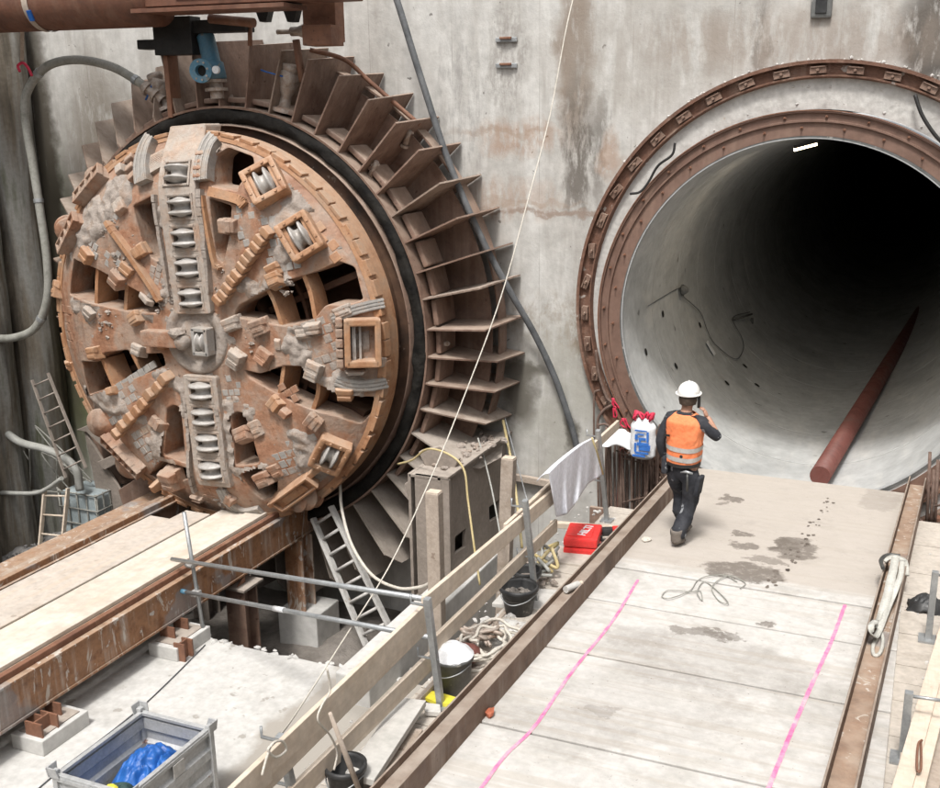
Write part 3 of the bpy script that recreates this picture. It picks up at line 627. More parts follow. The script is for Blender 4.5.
# rim band with gauge plates
rim = MB(); y0 = dome(2.6)
rim.lathe([(y0+.02, 2.585), (y0-.035, 2.60), (y0-.02, 2.66), (y0+.05, 2.675), (-1.42, 2.675), (-1.42, 2.55)], (AX, 0, AZ), (0, 1, 0), 160, ref=(1, 0, 0), smooth=False)
for k in range(64):
    a = 2*math.pi*k/64+random.uniform(-.01, .01); rad = Vector((math.cos(a), 0, math.sin(a))); tg = Vector((-math.sin(a), 0, math.cos(a)))
    rim.box(Vector((AX, y0+.05, AZ))+rad*2.68, (.05, .15+random.uniform(-.02, .02), .215), Matrix((rad, Vector((0, 1, 0)), tg)).transposed(), bev=.01)
rim.build('rim', M['tbm_or'], tbm)
M['shield'] = mat('dark_shield_steel', [(.03, .022, .018), (.10, .055, .035), (.16, .09, .055)], 1.6, .6, bump=.3, bscale=14, spots=((.25, .2, .16), 6, .68))
# inside of the head: internal ribs and rear plate, shade put into their colour
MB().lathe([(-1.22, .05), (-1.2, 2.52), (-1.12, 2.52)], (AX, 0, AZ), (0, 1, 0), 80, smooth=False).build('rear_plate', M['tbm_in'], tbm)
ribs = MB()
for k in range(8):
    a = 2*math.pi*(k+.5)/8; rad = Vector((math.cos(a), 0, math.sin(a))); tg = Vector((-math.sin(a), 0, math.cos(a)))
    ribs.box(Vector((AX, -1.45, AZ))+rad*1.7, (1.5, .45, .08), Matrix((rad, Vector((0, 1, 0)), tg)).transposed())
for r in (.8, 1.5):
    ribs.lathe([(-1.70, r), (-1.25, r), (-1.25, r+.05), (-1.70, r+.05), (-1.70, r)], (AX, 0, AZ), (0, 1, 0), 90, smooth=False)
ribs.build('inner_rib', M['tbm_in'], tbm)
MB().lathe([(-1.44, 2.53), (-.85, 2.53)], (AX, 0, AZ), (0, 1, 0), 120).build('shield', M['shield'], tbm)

# ---- disc cutters: one mesh, copied
def disc_mesh():
    mb = MB(); P = [(-.145, .001), (-.145, .06), (-.12, .10), (-.105, .13), (-.085, .205), (-.07, .215), (-.055, .205), (-.035, .135), (0, .12), (.035, .135), (.055, .205), (.07, .215), (.085, .205), (.105, .13), (.12, .10), (.145, .06), (.145, .001)]
    mb.lathe(P, (0, 0, 0), (1, 0, 0), 40)
    return mb
ORG['_'] = Vector((0, 0, 0))
dm = None
def disc_cutter(u, v, ang, sink=.07, s=1.0, pos=None, Mx=None):
    global dm
    if pos is None: pos, Mx = frame(u, v, ang, -sink)
    if dm is None:
        dm = disc_mesh().build('disc_cutter', M['disc']); o = dm
    else:
        o = dm.copy(); COL.objects.link(o)
    o.parent = tbm; T = Matrix.Translation(pos-ORG[tbm.name]) @ Mx.to_4x4() @ Matrix.Rotation(random.uniform(0, 6), 4, 'X') @ Matrix.Scale(s, 4)
    o.matrix_local = T; return o
def wbox(mb, u, v, ang, la, lb, ln, lift=0, bev=.012, tilt=0):
    p, Mx = frame(u, v, ang, lift)
    if tilt: Mx = Mx @ Matrix.Rotation(tilt, 3, 'Y')
    return mb.box(p, (la, lb, ln), Mx, bev)
# ---- main spoke with windows, upper and lower
def spoke(ea, eb, w, wins, nm, y_l=.09):
    w0, w1 = Vector(uv(*wins[0], y_l)), Vector(uv(*wins[-1], y_l)); d = (w1-w0).normalized()
    a = w0-d*ea; L = (w1-w0).length+ea+eb; q = Vector((-d.y, d.x)); ang = math.atan2(d.y, d.x)
    rect = [(0, -w/2), (L, -w/2), (L, w/2), (0, w/2)]; H = []
    for (px, py) in wins:
        c = Vector(uv(px, py, y_l))-a; s = c.dot(d); H.append((s, c.dot(q)))
    hp = [rounded([(s-.135, t-.175), (s+.135, t-.175), (s+.135, t+.175), (s-.135, t+.175)], .03) for s, t in H]
    V, Fc = curve_plate(rounded(rect, .03), hp, .30, .012, .15)
    Wd = []
    for p in V:
        X = a+d*p.x+q*p.y; r = X.length; Wd.append(Vector((AX+X.x, dome(r)-y_l+.15-p.z-.008*noise.noise(Vector((X.x*6, X.y*6, 0))), AZ+X.y)))
    o = MB().add(Wd, Fc).build(nm, M['spoke'], tbm)
    fr = MB()
    for s, t in H:
        X = a+d*s+q*t; disc_cutter(X.x, X.y, ang, sink=.075-y_l)
        pf, Mx = frame(X.x, X.y, ang, y_l+.005)          # thin raised frame round the window
        for k in (-1, 1):
            fr.box(pf+Mx@Vector((k*.155, 0, 0)), (.03, .40, .03), Mx, .006); fr.box(pf+Mx@Vector((0, k*.195, 0)), (.34, .03, .03), Mx, .006)
        for k in (-1, 1): fr.box(pf+Mx@Vector((k*.09, .18*(1 if k > 0 else -1), -.06)), (.05, .05, .06), Mx, .008)
    fr.build('window_frame', M['spoke'], o)
    return ang
up = spoke(.20, .62, .56, [(191,298),(187.5,268),(184,238),(180.5,207),(177,176)], 'spoke', .10)
dn = spoke(.20, .24, .53, [(201,391),(204,417),(208,443),(211,470)], 'spoke', .09)
# cheeks either side of the spokes
def strip_on_face(mb, pts, wd, hgt, lift=0, n=10, rough=.0):
    P = [uv(*p) for p in pts]; S = spline([(a, b, 0) for a, b in P], n)
    for i in range(len(S)-1):
        a, b = S[i], S[i+1]; m = (a+b)/2; wbox(mb, m.x, m.y, math.atan2(b.y-a.y, b.x-a.x), (b-a).length*1.02, wd, hgt, lift+rough*random.uniform(-1, 1), 0)
def sof(nm, m, *a):   # one raised strip = one part
    q = MB(); strip_on_face(q, *a); q.build(nm, M[m], tbm)
sof('crown_plate', 'spoke', [(177, 160), (176, 152), (176, 146)], .80, .10, .0, 6); sof('spoke_cheek', 'mud', [(203, 190), (208, 240), (212, 292)], .07, .12, .05, 6, .01); sof('spoke_cheek', 'mud', [(157, 195), (163, 240), (172, 295)], .05, .10, .03, 6, .01)
sof('spoke_cheek', 'mud', [(220, 400), (226, 440), (231, 480)], .07, .12, .05, 6, .01); sof('spoke_cheek', 'mud', [(188, 395), (192, 440), (197, 490)], .05, .10, .04, 6, .01)

# ---- hub
hub = MB(); hc = Vector((AX+.02, -2.12, AZ+.02))
hub.lathe([(.02, .50), (-.04, .49), (-.06, .45), (-.05, .36), (-.03, .35), (-.035, .26), (-.07, .24), (-.08, .001)], hc, (0, 1, 0), 48); hub.build('hub', M['mud'], tbm)
hb = MB()
u0, v0 = uv(208, 339)
for (du, dv, a_, b_) in ((-.07, 0, .05, .36), (.13, 0, .05, .36), (.03, .16, .24, .05), (.03, -.16, .24, .05)): wbox(hb, u0+du, v0+dv, 0, a_, b_, .16, .14, .01)
hb.build('hub_frame', M['tile'], tbm)
disc_cutter(u0+.03, v0, 0, sink=-.14, s=.62); 
ar = MB(); a1 = uv(150, 336); a2 = uv(188, 338); m_ = ((a1[0]+a2[0])/2, (a1[1]+a2[1])/2); wbox(ar, m_[0], m_[1], pang((150, 336), (188, 338)), math.dist(a1, a2), .22, .18, .10, .02); ar.build('centre_arm', M['tbm'], tbm)
kn = MB(); p, Mx = frame(*uv(190, 340), 0, .16); kn.lathe([(-.06, .10), (.04, .10), (.07, .07), (.08, .001)], p, (0, -1, 0), 14); kn.rock(p+Vector((-.05, .0, .12)), .10, 4); kn.build('centre_knob', M['mud'], tbm)

# ---- boxed cutters near the rim
def saddle(px, py, ang, la=.40, lb=.46, lift=.10, twin=True, m='tbm_or'):
    u, v = uv(px, py); q = MB(); p, Mx = frame(u, v, ang, 0)
    for k in (-1, 1):
        q.box(p+Mx@Vector((k*(la/2), 0, lift-.02)), (.075, lb+.06, .28), Mx, .026); q.box(p+Mx@Vector((0, k*(lb/2), lift-.02)), (la+.06, .075, .26), Mx, .015)
        q.box(p+Mx@Vector((k*(la/2-.06), 0, lift-.05)), (.05, lb-.06, .22), Mx, .01)
    q.box(p+Mx@Vector((0, 0, -.10)), (la, lb, .03), Mx)
    
    for sx in (-1, 1):
        for sy in (-1, 1):
            for t_ in (0, 1):
                bo = p+Mx@Vector((sx*(la/2-(.11 if t_ else 0)), sy*(lb/2-(0 if t_ else .11)), lift+.11)); q.lathe([(0, .020), (.022, .020), (.022, .001)], bo, Mx@Vector((0, 0, 1)), 6, smooth=False)
    q.build('cutter_box', M[m], tbm); disc_cutter(u, v, ang, sink=-lift+.03, s=.95)
saddle(268, 186, pang((268, 186), (240, 150))+R_(78), .40, .42)
saddle(303, 238, R_(28)+R_(6), .38, .44)
saddle(331, 451, R_(-32), .36, .42, .06)
# window frame at the end of the right arm
u, v = uv(362.5, 341); q = MB(); p, Mx = frame(u, v, R_(0), 0)
for k in (-1, 1):
    q.box(p+Mx@Vector((k*.19, 0, .08)), (.08, .60, .26), Mx, .02); q.box(p+Mx@Vector((0, k*.265, .08)), (.42, .09, .26), Mx, .02)
q.box(p+Mx@Vector((0, 0, -.03)), (.4, .6, .03), Mx); q.build('bucket_frame', M['tbm_or'], tbm)
q = MB(); q.box(p+Mx@Vector((-.03, 0, .02)), (.03, .5, .12), Mx, .005).box(p+Mx@Vector((-.11, 0, .04)), (.05, .5, .14), Mx, .005); q.build('bucket_bar', M['disc'], tbm)
q = MB()
for k in range(5): q.box(p+Mx@Vector((-.29, -.26+.13*k, .11)), (.09, .115, .12), Mx, .02)
q.build('bucket_teeth', M['tbm'], tbm)
# ---- knurled grab strips (curved ribs with a cross-hatched face)
def knurl(pts, wd=.13, hg=.24, lift=.08):
    hg *= .42; lift = lift*.3
    mb = MB(); P = [uv(*p) for p in pts]; S = spline([(a, b, 0) for a, b in P], 14)
    for i in range(len(S)-1):
        a, b = S[i], S[i+1]; m = (a+b)/2; an = math.atan2(b.y-a.y, b.x-a.x); l = (b-a).length
        wbox(mb, m.x, m.y, an, l*1.03, wd, hg, lift, 0)
        for j in range(3):
            nx, ny = -math.sin(an), math.cos(an); off = (j-1)*wd/3.1
            pp, Mx = frame(m.x+nx*off, m.y+ny*off, an+R_(45), lift+hg/2); mb.box(pp, (.026, .026, .014), Mx, .004)
    return mb.build('knurled_strip', M['tile'], tbm)
knurl([(148, 184), (147, 166), (151, 150), (156, 141)], .22, .40, .16)
knurl([(206, 182), (207, 165), (212, 149), (218, 141)], .20, .40, .16)
knurl([(333, 318), (350, 311), (368, 306), (383, 303)], .13, .20, .12)
knurl([(337, 379), (352, 384), (370, 384), (386, 381)], .15, .20, .10)
knurl([(223, 487), (232, 502), (246, 510), (262, 508)], .16, .26, .06)
def teeth_row(pts, n, sz=(.13, .12, .14), lift=.06, m='tbm_or', nm='tooth_row', jit=.01):
    mb = MB(); a, b = Vector(uv(*pts[0])), Vector(uv(*pts[1])); an = math.atan2((b-a).y, (b-a).x)
    for k in range(n):
        t = (k+.5)/n; X = a+(b-a)*t; wbox(mb, X.x+random.uniform(-jit, jit), X.y+random.uniform(-jit, jit), an, (b-a).length/n*.86, sz[1], sz[2]*random.uniform(.9, 1.1), lift, .02, tilt=R_(-14))
    return mb.build(nm, M[m], tbm)
teeth_row(((222, 302), (274, 228)), 11, (.1, .15, .20), .06)
teeth_row(((122, 433), (174, 373)), 8, (.1, .14, .20), .07)
teeth_row(((146, 140), (146, 140.1)), 1, (.1, .1, .1), -.3)
# teeth beside the top and bottom knurls
teeth_row(((206, 156), (203, 182)), 4, (.1, .12, .14), .07, 'tbm'); teeth_row(((134, 158), (139, 182)), 3, (.1, .14, .12), .06, 'tbm')
# stepped gauge racks at the left rim with their round cutters
def rack(pa, pb, wd=.20, n=4, cut=None, tone='tbm'):
    a, b = Vector(uv(*pa)), Vector(uv(*pb)); X = (a+b)/2; an = math.atan2((b-a).y, (b-a).x); L = (b-a).length; q = MB(); p, Mx = frame(X.x, X.y, an, .10)
    q.box(p-Mx@Vector((0, 0, .06)), (L, wd, .16), Mx, .015)
    for s in (-1, 1): q.box(p+Mx@Vector((0, s*(wd/2-.015), .04)), (L, .03, .08), Mx, .006)
    for k in range(n+1): q.box(p+Mx@Vector((-L/2+L*k/n, 0, .04)), (.03, wd, .08), Mx, .006)
    for k in range(n): q.box(p+Mx@Vector((-L/2+L*(k+.5)/n, 0, .03)), (L/n*.62, wd*.6, .05), Mx, .02)
    q.build('gauge_rack', M[tone], tbm)
rack((86, 202), (110, 174)); rack((70, 250), (86, 220)); rack((112, 433), (147, 469), .22, 6)
rack((281, 499), (314, 474), .22, 1, tone='tbm_or')
def side_disc(px, py, ang, lift=.02, s=.95, tl=70):   # gauge cutters seen from the side, caked with mud
    u, v = uv(px, py); p, Mx = frame(u, v, ang, lift); o = disc_cutter(0, 0, 0, pos=p, Mx=Mx @ Matrix.Rotation(R_(tl), 3, 'Y'), s=s*.9); o.data = o.data.copy(); o.data.materials[0] = M['tbm']
side_disc(99, 180, R_(135), .0, .98, 40); side_disc(69, 229, R_(160), .0, .98, 40); side_disc(105, 421, R_(205), .02, 1.15, 50); side_disc(132, 462, R_(225), .02, 1.15, 50); side_disc(309, 494, R_(-50), .0, 1.1, 45)
side_disc(300, 497, R_(-50), .0, 1.05, 45)
# ---- scraper blocks
BL = [(231,226,90,.22,.30,.16),(123,171,40,.16,.2,.14),(122,208,-55,.22,.26,.16),(142,251,-60,.2,.26,.18),(139,244,-60,.12,.12,.22),(90,256,-38,.24,.24,.18),(120,279,-38,.26,.28,.2),(128,270,-38,.26,.2,.12),
 (62,290,0,.22,.30,.2),(92,312,-40,.2,.18,.16),(138,318,30,.24,.2,.16),(141,350,-15,.22,.2,.18),(97,353,10,.22,.24,.18),(73,364,0,.18,.16,.16),(75,318,10,.13,.12,.16),(76,328,10,.13,.12,.16),(77,338,10,.13,.12,.16),(108,320,10,.12,.12,.16),(109,332,10,.12,.12,.16),
 (235,324,20,.28,.24,.2),(239,358,-30,.26,.30,.22),(262,326,20,.28,.24,.2),(266,358,-30,.26,.30,.22),(279,343,0,.12,.2,.08),(315,329,8,.26,.20,.18),(333,349,0,.14,.16,.18),(316,370,-20,.26,.30,.22),(345,393,-5,.26,.22,.16),(343,311,20,.28,.16,.16),(305,334,10,.26,.16,.12),
 (278,280,25,.26,.24,.2),(276,270,25,.24,.22,.14),(279,404,50,.24,.26,.18),(287,411,55,.12,.2,.2),(315,420,50,.24,.24,.2),(246,434,25,.30,.26,.2),(258,428,25,.2,.26,.12),(266,477,25,.30,.26,.2),(277,470,25,.2,.26,.12),(233,498,60,.2,.2,.16),(176,478,0,.30,.42,.3),(162,482,0,.1,.2,.3),
 (199,497,0,.26,.12,.12),(215,493,0,.1,.1,.1),(174,153,0,.16,.12,.12),(160,424,60,.2,.3,.14),(115,390,20,.16,.16,.2),(147,299,55,.1,.3,.1),(372,340,0,.0,.0,.0),(350,205,0,.0,.0,.0),(130,445,45,.1,.1,.1),(186,338,0,.3,.1,.2),(165,340,0,.2,.28,.16),(356,370,0,.3,.06,.2),(383,362,0,.12,.2,.12)]
for i, (px, py, an, la, lb, ln) in enumerate(BL):
    if la < .15 and lb < .2: continue
    u, v = uv(px, py); q = MB(); p, Mx = frame(u, v, R_(an), ln*.2)
    Mt = Mx @ Matrix.Rotation(R_(random.uniform(-14, 14)), 3, 'X') @ Matrix.Rotation(R_(random.uniform(-6, 6)), 3, 'Y')
    la *= .92; lb *= .88; ln *= .70
    def wedge(c, sx, sy, sz, sh):
        t = MB().box((0, 0, 0), (sx, sy, sz), None, .018)
        for v in t.v:
            k = v.z/sz+.5; v.x *= 1-.22*k; v.y = v.y*(1-.30*k)+sh*sy*k; v += Vector((noise.noise(v*9+Vector((i, 0, 0))), noise.noise(v*9+Vector((0, i, 0))), 0))*.012
        q.add([c+Mt@v for v in t.v], t.f)
    wedge(p, la, lb, ln*1.3, random.uniform(-.15, .15))
    if la > .15: wedge(p+Mt@Vector((0, lb*.26, ln*.40)), la*1.05, lb*.5, ln*.6, .1); q.box(p+Mt@Vector((0, -lb*.12, ln*.62)), (la*.7, lb*.22, .03), Mt, .008)
    q.build('scraper_block', M[random.choice(['tbm', 'tbm_or', 'spoke'])], tbm)
# ---- wear-plate tile patches
def tiles(poly, ang, sz=.10, m='tile', lift=.006):
    P = [Vector(uv(*p)) for p in poly]; c = sum(P, Vector((0, 0)))/len(P); ca, sa = math.cos(ang), math.sin(ang); mb = MB()
    def inside(x):
        r = False
        for i in range(len(P)):
            a, b = P[i], P[i-1]
            if (a.y > x.y) != (b.y > x.y) and x.x < (b.x-a.x)*(x.y-a.y)/(b.y-a.y)+a.x: r = not r
        return r
    for i in range(-14, 15):
        for j in range(-14, 15):
            x = i*sz*1.07+(.5*sz if j % 2 else 0); y = j*sz*1.07; X = Vector((c.x+ca*x-sa*y, c.y+sa*x+ca*y))
            if inside(X) and random.random() > .06: wbox(mb, X.x, X.y, ang+random.uniform(-.06, .06), sz*random.uniform(.90, .99), sz*random.uniform(.90, .99), .035, lift+random.uniform(-.008, .004), .008)
    if mb.v: mb.build('wear_plate', M[m], tbm)
tiles([(236,205),(252,203),(278,222),(262,232),(244,250),(236,235)], R_(12)); tiles([(272,240),(282,238),(300,262),(304,276),(286,272),(268,262)], R_(12))
tiles([(305,218),(322,226),(338,250),(338,262),(322,252),(306,232)], R_(40), .13, 'tbm_or', .01)
tiles([(98,205),(112,198),(120,212),(112,234),(100,232)], R_(-30)); tiles([(84,228),(98,228),(104,246),(96,260),(82,250)], R_(-30)); tiles([(110,250),(124,256),(118,268),(104,262)], R_(-30))
tiles([(96,394),(128,372),(162,362),(150,382),(128,410),(112,424)], R_(30), .11); tiles([(128,432),(148,418),(160,430),(158,448),(148,462)], R_(30), .11)
tiles([(222,376),(240,380),(244,394),(232,406),(222,405)], R_(8), .09); tiles([(276,456),(292,440),(300,430),(318,434),(322,446),(300,470),(284,474)], R_(20), .11)
tiles([(298,320),(312,316),(334,322),(336,336),(344,372),(322,366),(300,352)], R_(20), .11, 'mud'); tiles([(336,332),(348,330),(352,372),(340,368)], R_(35), .15, 'tbm')
tiles([(60,305),(70,303),(74,345),(66,350)], R_(4), .12, 'tbm'); tiles([(160,138),(205,136),(205,166),(160,168)], R_(0), .14, 'tbm')
tiles([(196,486),(222,486),(222,506),(200,506)], R_(0), .12, 'tbm'); tiles([(280,380),(300,392),(296,402),(280,396)], R_(30), .1, 'tbm')
tiles([(150,270),(172,262),(180,320),(168,322)], R_(70), .09, 'mud')
# raised bars and edge frames
sof('raised_bar', 'tbm_or', [(112, 222), (130, 248), (152, 280), (164, 300)], .06, .14, .06, 5);  sof('raised_bar', 'tbm_or', [(210, 190), (214, 190)], .05, .05, 0, 2)
sof('raised_bar', 'tbm_or', [(212, 192), (240, 200), (246, 206)], .12, .12, .03, 6); sof('raised_bar', 'tbm_or', [(205, 196), (216, 258), (222, 268)], .05, .12, .03, 6)
 
 
   
sof('raised_bar', 'tbm_or', [(272, 500), (300, 480), (322, 462)], .07, .16, .05, 5)
for pts in ([(266,289),(273,302),(281,327)], [(303,275),(310,295),(315,322)], [(283,365),(281,380),(278,397)], [(318,382),(317,395),(312,411)], [(96,267),(95,306)], [(126,283),(124,312)], [(101,360),(106,372),(113,388)], [(128,348),(135,362),(142,376)]):
    sof('opening_rib', 'tbm_or', pts, .055, .40, -.22, 8)
# irregular smears of caked mud: a crust that swells out of the plate in patches
def in_hole(u, v):
    for H in holes2:
        xs = [p[0] for p in H]; ys = [p[1] for p in H]
        if not (min(xs) < u < max(xs) and min(ys) < v < max(ys)): continue
        r = False
        for i in range(len(H)):
            a, b = H[i], H[i-1]
            if (a[1] > v) != (b[1] > v) and u < (b[0]-a[0])*(v-a[1])/(b[1]-a[1])+a[0]: r = not r
        if r: return True
    return False
def crust(sd, thr, amp, m, nm, step=.028):
    N = int(5.2/step); idx = {}; V = []; Fc = []
    def pt(i, j):
        if (i, j) not in idx:
            u, v = -2.6+i*step, -2.6+j*step; q = noise.fractal(Vector((u*1.5+sd, v*1.5, sd)), .9, 2.1, 6)-thr
            h = min(q, .35)*amp*(1+.8*noise.noise(Vector((u*9, v*9, sd)))) if q > 0 else q*amp*2
            p, _ = frame(u, v, 0, max(h, -.03)+.004*noise.noise(Vector((u*30, v*30, 1)))); idx[(i, j)] = (len(V), q); V.append(p)
        return idx[(i, j)]
    for i in range(N):
        for j in range(N):
            u, v = -2.6+(i+.5)*step, -2.6+(j+.5)*step
            if u*u+v*v > 2.5**2 or in_hole(u, v): continue
            C4 = [pt(i, j), pt(i+1, j), pt(i+1, j+1), pt(i, j+1)]
            if max(c[1] for c in C4) > -.04: Fc.append([c[0] for c in C4])
    o = MB().add(V, Fc, True).build(nm, m, tbm, fix=False); o['kind'] = 'stuff'
crust(3.1, .12, .16, M['mud'], 'mud_crust')
# clods of dried mud and stone stuck in the corners
cl = MB()
for i in range(420):
    a = random.uniform(0, 2*math.pi); r = 2.5*math.sqrt(random.random()); u, v = r*math.cos(a), r*math.sin(a)
    ok = True
    for H in holes2:
        xs = [p[0] for p in H]; ys = [p[1] for p in H]
        if min(xs)-.02 < u < max(xs)+.02 and min(ys)-.02 < v < max(ys)+.02: ok = False
    if ok:
        p, Mx = frame(u, v, 0, .0); cl.rock(p, random.uniform(.008, .028)*(1.4 if r < .8 else 1), i, sub=1, flat=.7)
for (px, py, n, s, r) in ((285, 285, 26, .10, .04), (110, 222, 40, .16, .05), (118, 262, 30, .14, .05), (170, 305, 40, .2, .05), (228, 500, 40, .22, .05), (215, 285, 30, .2, .04), (108, 322, 26, .12, .045), (253, 340, 26, .2, .04), (120, 440, 20, .15, .04)):
    u, v = uv(px, py)
    for k in range(n//2):
        p, Mx = frame(u+random.gauss(0, s*.6), v+random.gauss(0, s*.8), 0, random.uniform(0, .03)); cl.rock(p, random.uniform(.25, .85)*r, k, sub=2, rough=.5)
o = cl.build('mud_clods', M['mud'], tbm, fix=False); o['kind'] = 'stuff'

# ================================================================ LAUNCH SEAL RING WITH FINS
sx_, sz_ = -7.64, -.34
ring = thing('launch_seal_ring', 'brown steel ring with radial fins and black rubber seal around the boring machine', 'seal ring', (sx_, -.6, -4.1))
FA = (sx_+.0, 0, sz_)
MB().lathe([(-1.08, 2.50), (-1.08, 2.84), (-1.04, 2.84)], FA, (0, 1, 0), 140, smooth=False).build('seal_plate', M['shield'], ring)
MB().lathe([(-1.10, 2.80), (-1.20, 2.775), (-1.215, 2.765), (-1.20, 2.755), (-1.10, 2.76)], FA, (0, 1, 0), 140).build('inner_ring', M['fin'], ring)
def rub(u, v):
    a = 2*math.pi*u; pr_ = [(-1.06, 2.79), (-1.17, 2.81), (-1.22, 2.86), (-1.23, 2.94), (-1.20, 2.985), (-1.10, 2.995)]; i = v*5; k = min(int(i), 4); t = i-k
    y = pr_[k][0]*(1-t)+pr_[k+1][0]*t; r = pr_[k][1]*(1-t)+pr_[k+1][1]*t
    q = noise.fractal(Vector((math.cos(a)*6, math.sin(a)*6, v*1.3)), 1, 2, 4); r += .03*q; y += .035*noise.noise(Vector((math.cos(a)*14, math.sin(a)*14, v*3)))
    return (sx_+r*math.cos(a), y, sz_+r*math.sin(a))
grid(rub, 420, 12).build('rubber_seal', M['rubber'], ring)
MB().lathe([(-.05, 2.99), (-1.195, 2.99), (-1.20, 3.02), (-.05, 3.03)], FA, (0, 1, 0), 140, smooth=False).build('drum', M['fin'], ring)
MB().lathe([(-.42, 3.02), (-.42, 3.62), (-.40, 3.62), (-.40, 3.02)], FA, (0, 1, 0), 140, smooth=False, a0=-62, a1=242, ref=(1, 0, 0)).build('back_plate', M['fin'], ring)
def arc_plate(a0, a1, r0, r1, y0, y1, nm, m, n=80):
    q = MB(); q.lathe([(y0, r0), (y0, r1), (y1, r1), (y1, r0), (y0, r0)], FA, (0, 1, 0), n, smooth=False, a0=a0, a1=a1, ref=(1, 0, 0)); return q.build(nm, m, ring)
# the lathe turns from +x towards -z, so negative angles are the upper half
arc_plate(-78, 20, 3.70, 3.725, -.40, -.16, 'outer_band', M['fin'])
def fin(ang, kind=0):
    a = R_(ang); rad = Vector((math.cos(a), 0, math.sin(a))); tg = Vector((-math.sin(a), 0, math.cos(a))); o = Vector(FA)
    lf = (ang % 360) > 105; pr_ = [(3.0, -1.19), (3.10, -1.18), (3.83, -.72 if lf else -1.12), (3.94, -.02), (3.0, -.02)]
    if kind == 1: pr_ = [(3.0, -1.19), (3.45, -1.25), (3.85, -1.30), (4.10, -1.10), (4.15, -.5), (3.95, -.02), (3.0, -.02)]
    b = MB(); j = tg*random.uniform(-.02, .02); ben = random.gauss(0, .035); pr_ = [(r+random.uniform(-.02, .02)*(r > 3.2), y) for r, y in pr_]
    b.prism([o+rad*r+Vector((0, y, 0))-tg*.011+j+tg*ben*(r-3.0) for r, y in pr_], tg*.022+rad*0); return b.build('fin', M[random.choice(['fin', 'fin', 'fin2'])] if kind == 0 else M['finedge'], ring)
k = 0
for i in range(50):
    ang = -18+7.2*i
    A_ = (ang+360) % 360
    if 236 < A_ < 262: continue
    fin(ang, 1 if (262 <= A_ < 341) else 0)
# small stiffeners low on the drum
for i in range(50):
    ang = -18+7.2*i+3.6; a = R_(ang); rad = Vector((math.cos(a), 0, math.sin(a))); tg = Vector((-math.sin(a), 0, math.cos(a)))
    if 200 < (ang+360) % 360 < 318: continue
    q = MB(); q.box(Vector(FA)+rad*3.10+Vector((0, -.80, 0)), (.07, .50+random.uniform(-.08, .05), .345), Matrix((rad, Vector((0, 1, 0)), tg)).transposed(), .02); q.build('stiffener', M['fin'], ring)
# grey mud-covered plates of the ring's foot, lower right
for (pts, y0, ex) in  [([(418,452),(440,446),(458,460),(452,476),(442,488),(432,480)], -1.75, .10), ([(404,484),(414,478),(430,482),(441,500),(430,520),(412,512)], -1.72, .10), ([(412,505),(440,505),(452,598),(425,596)], -1.95, .03)]:
    q = MB(); P = [atY(*p, y0) for p in pts]; q.prism(P, (0, ex, 0)); q.build('foot_plate', M['finedge'], ring, bevel=.012)
# right foot: steel box with two windows
def foot_box():
    XF = -4.0
    P = [atX(*p, XF) for p in ((441, 478), (452, 598))]; yf = P[0].y; zt, zb = P[0].z, P[1].z; y1 = -.02
    wn = []
    for (pa, pb) in (((446.5+8, 546), (466, 533)), ((489, 520), (503, 503))):
        pass
    wins = []
    for pts in ([(455,537),(466,528),(465.5,547),(455,554)], [(489,507),(500,499),(499.5,516),(489.5,522)]):
        wins.append([(lambda t: (t.y, t.z))(atX(*p, XF)) for p in pts])
    V, Fc = curve_plate([(yf, zb), (y1, zb), (y1, zt), (yf, zt)], wins, .05, 0, 9)
    q = MB(); q.add([Vector((XF-.025+p.z, p.x, p.y)) for p in V], Fc)
    q.box((XF-.2, yf+.03, (zt+zb)/2), (.35, .05, zt-zb-.01)); q.box((XF-.45, (yf+y1)/2, (zt+zb)/2), (.04, y1-yf, zt-zb)); q.box((XF-.23, (yf+y1)/2, zt-.02), (.44, y1-yf, .03)); q.box((XF+.03, (yf+y1)/2, zt+.005), (.14, y1-yf, .03))
    q.box((XF+.04, yf+.03, (zt+zb)/2), (.13, .05, zt-zb-.04)); q.box((XF-.2, (yf+y1)/2, zb+.03), (.5, y1-yf, .05))
    q.build('foot_box', M['finedge'], ring)
    r = MB(); r.box((XF-.2, (yf+y1)/2, (zb-5.1)/2), (.3, 1.5, -5.1-zb)); r.build('foot_pedestal', M['mud'], ring)
foot_box()
q = MB()
for i in range(60):
    t = random.random(); p = atX(448+50*t, 476-32*t+random.gauss(0, 3), -4.05); p.x = -4.05+random.gauss(0, .12); p.z = atX(441, 478, -4).z+.02; q.rock(p, random.uniform(.015, .06), i, sub=1)
o = q.build('mud_pile', M['mud'], ring, fix=False); o['kind'] = 'stuff'
# left foot: grey side plates
for (pts, y0, ex, m) in [([(83,428),(126,500),(127,520),(100,514),(92,470)], -.9, .05, 'finedge'), ([(76,430),(100,420),(140,452),(128,462),(108,452),(86,432)], -.95, .5, 'finedge'), ([(97,462),(135,445),(140,452),(104,470)], -1.0, .4, 'finedge'), ([(118,490),(150,470),(172,478),(150,500),(124,510)], -1.0, .4, 'fin'), ([(83,428),(100,424),(160,470),(175,500),(150,520),(110,500)], -.45, .3, 'fin')]:
    q = MB(); q.prism([atY(*p, y0) for p in pts], (0, ex, 0)); q.build('foot_plate', M[m], ring, bevel=.01)
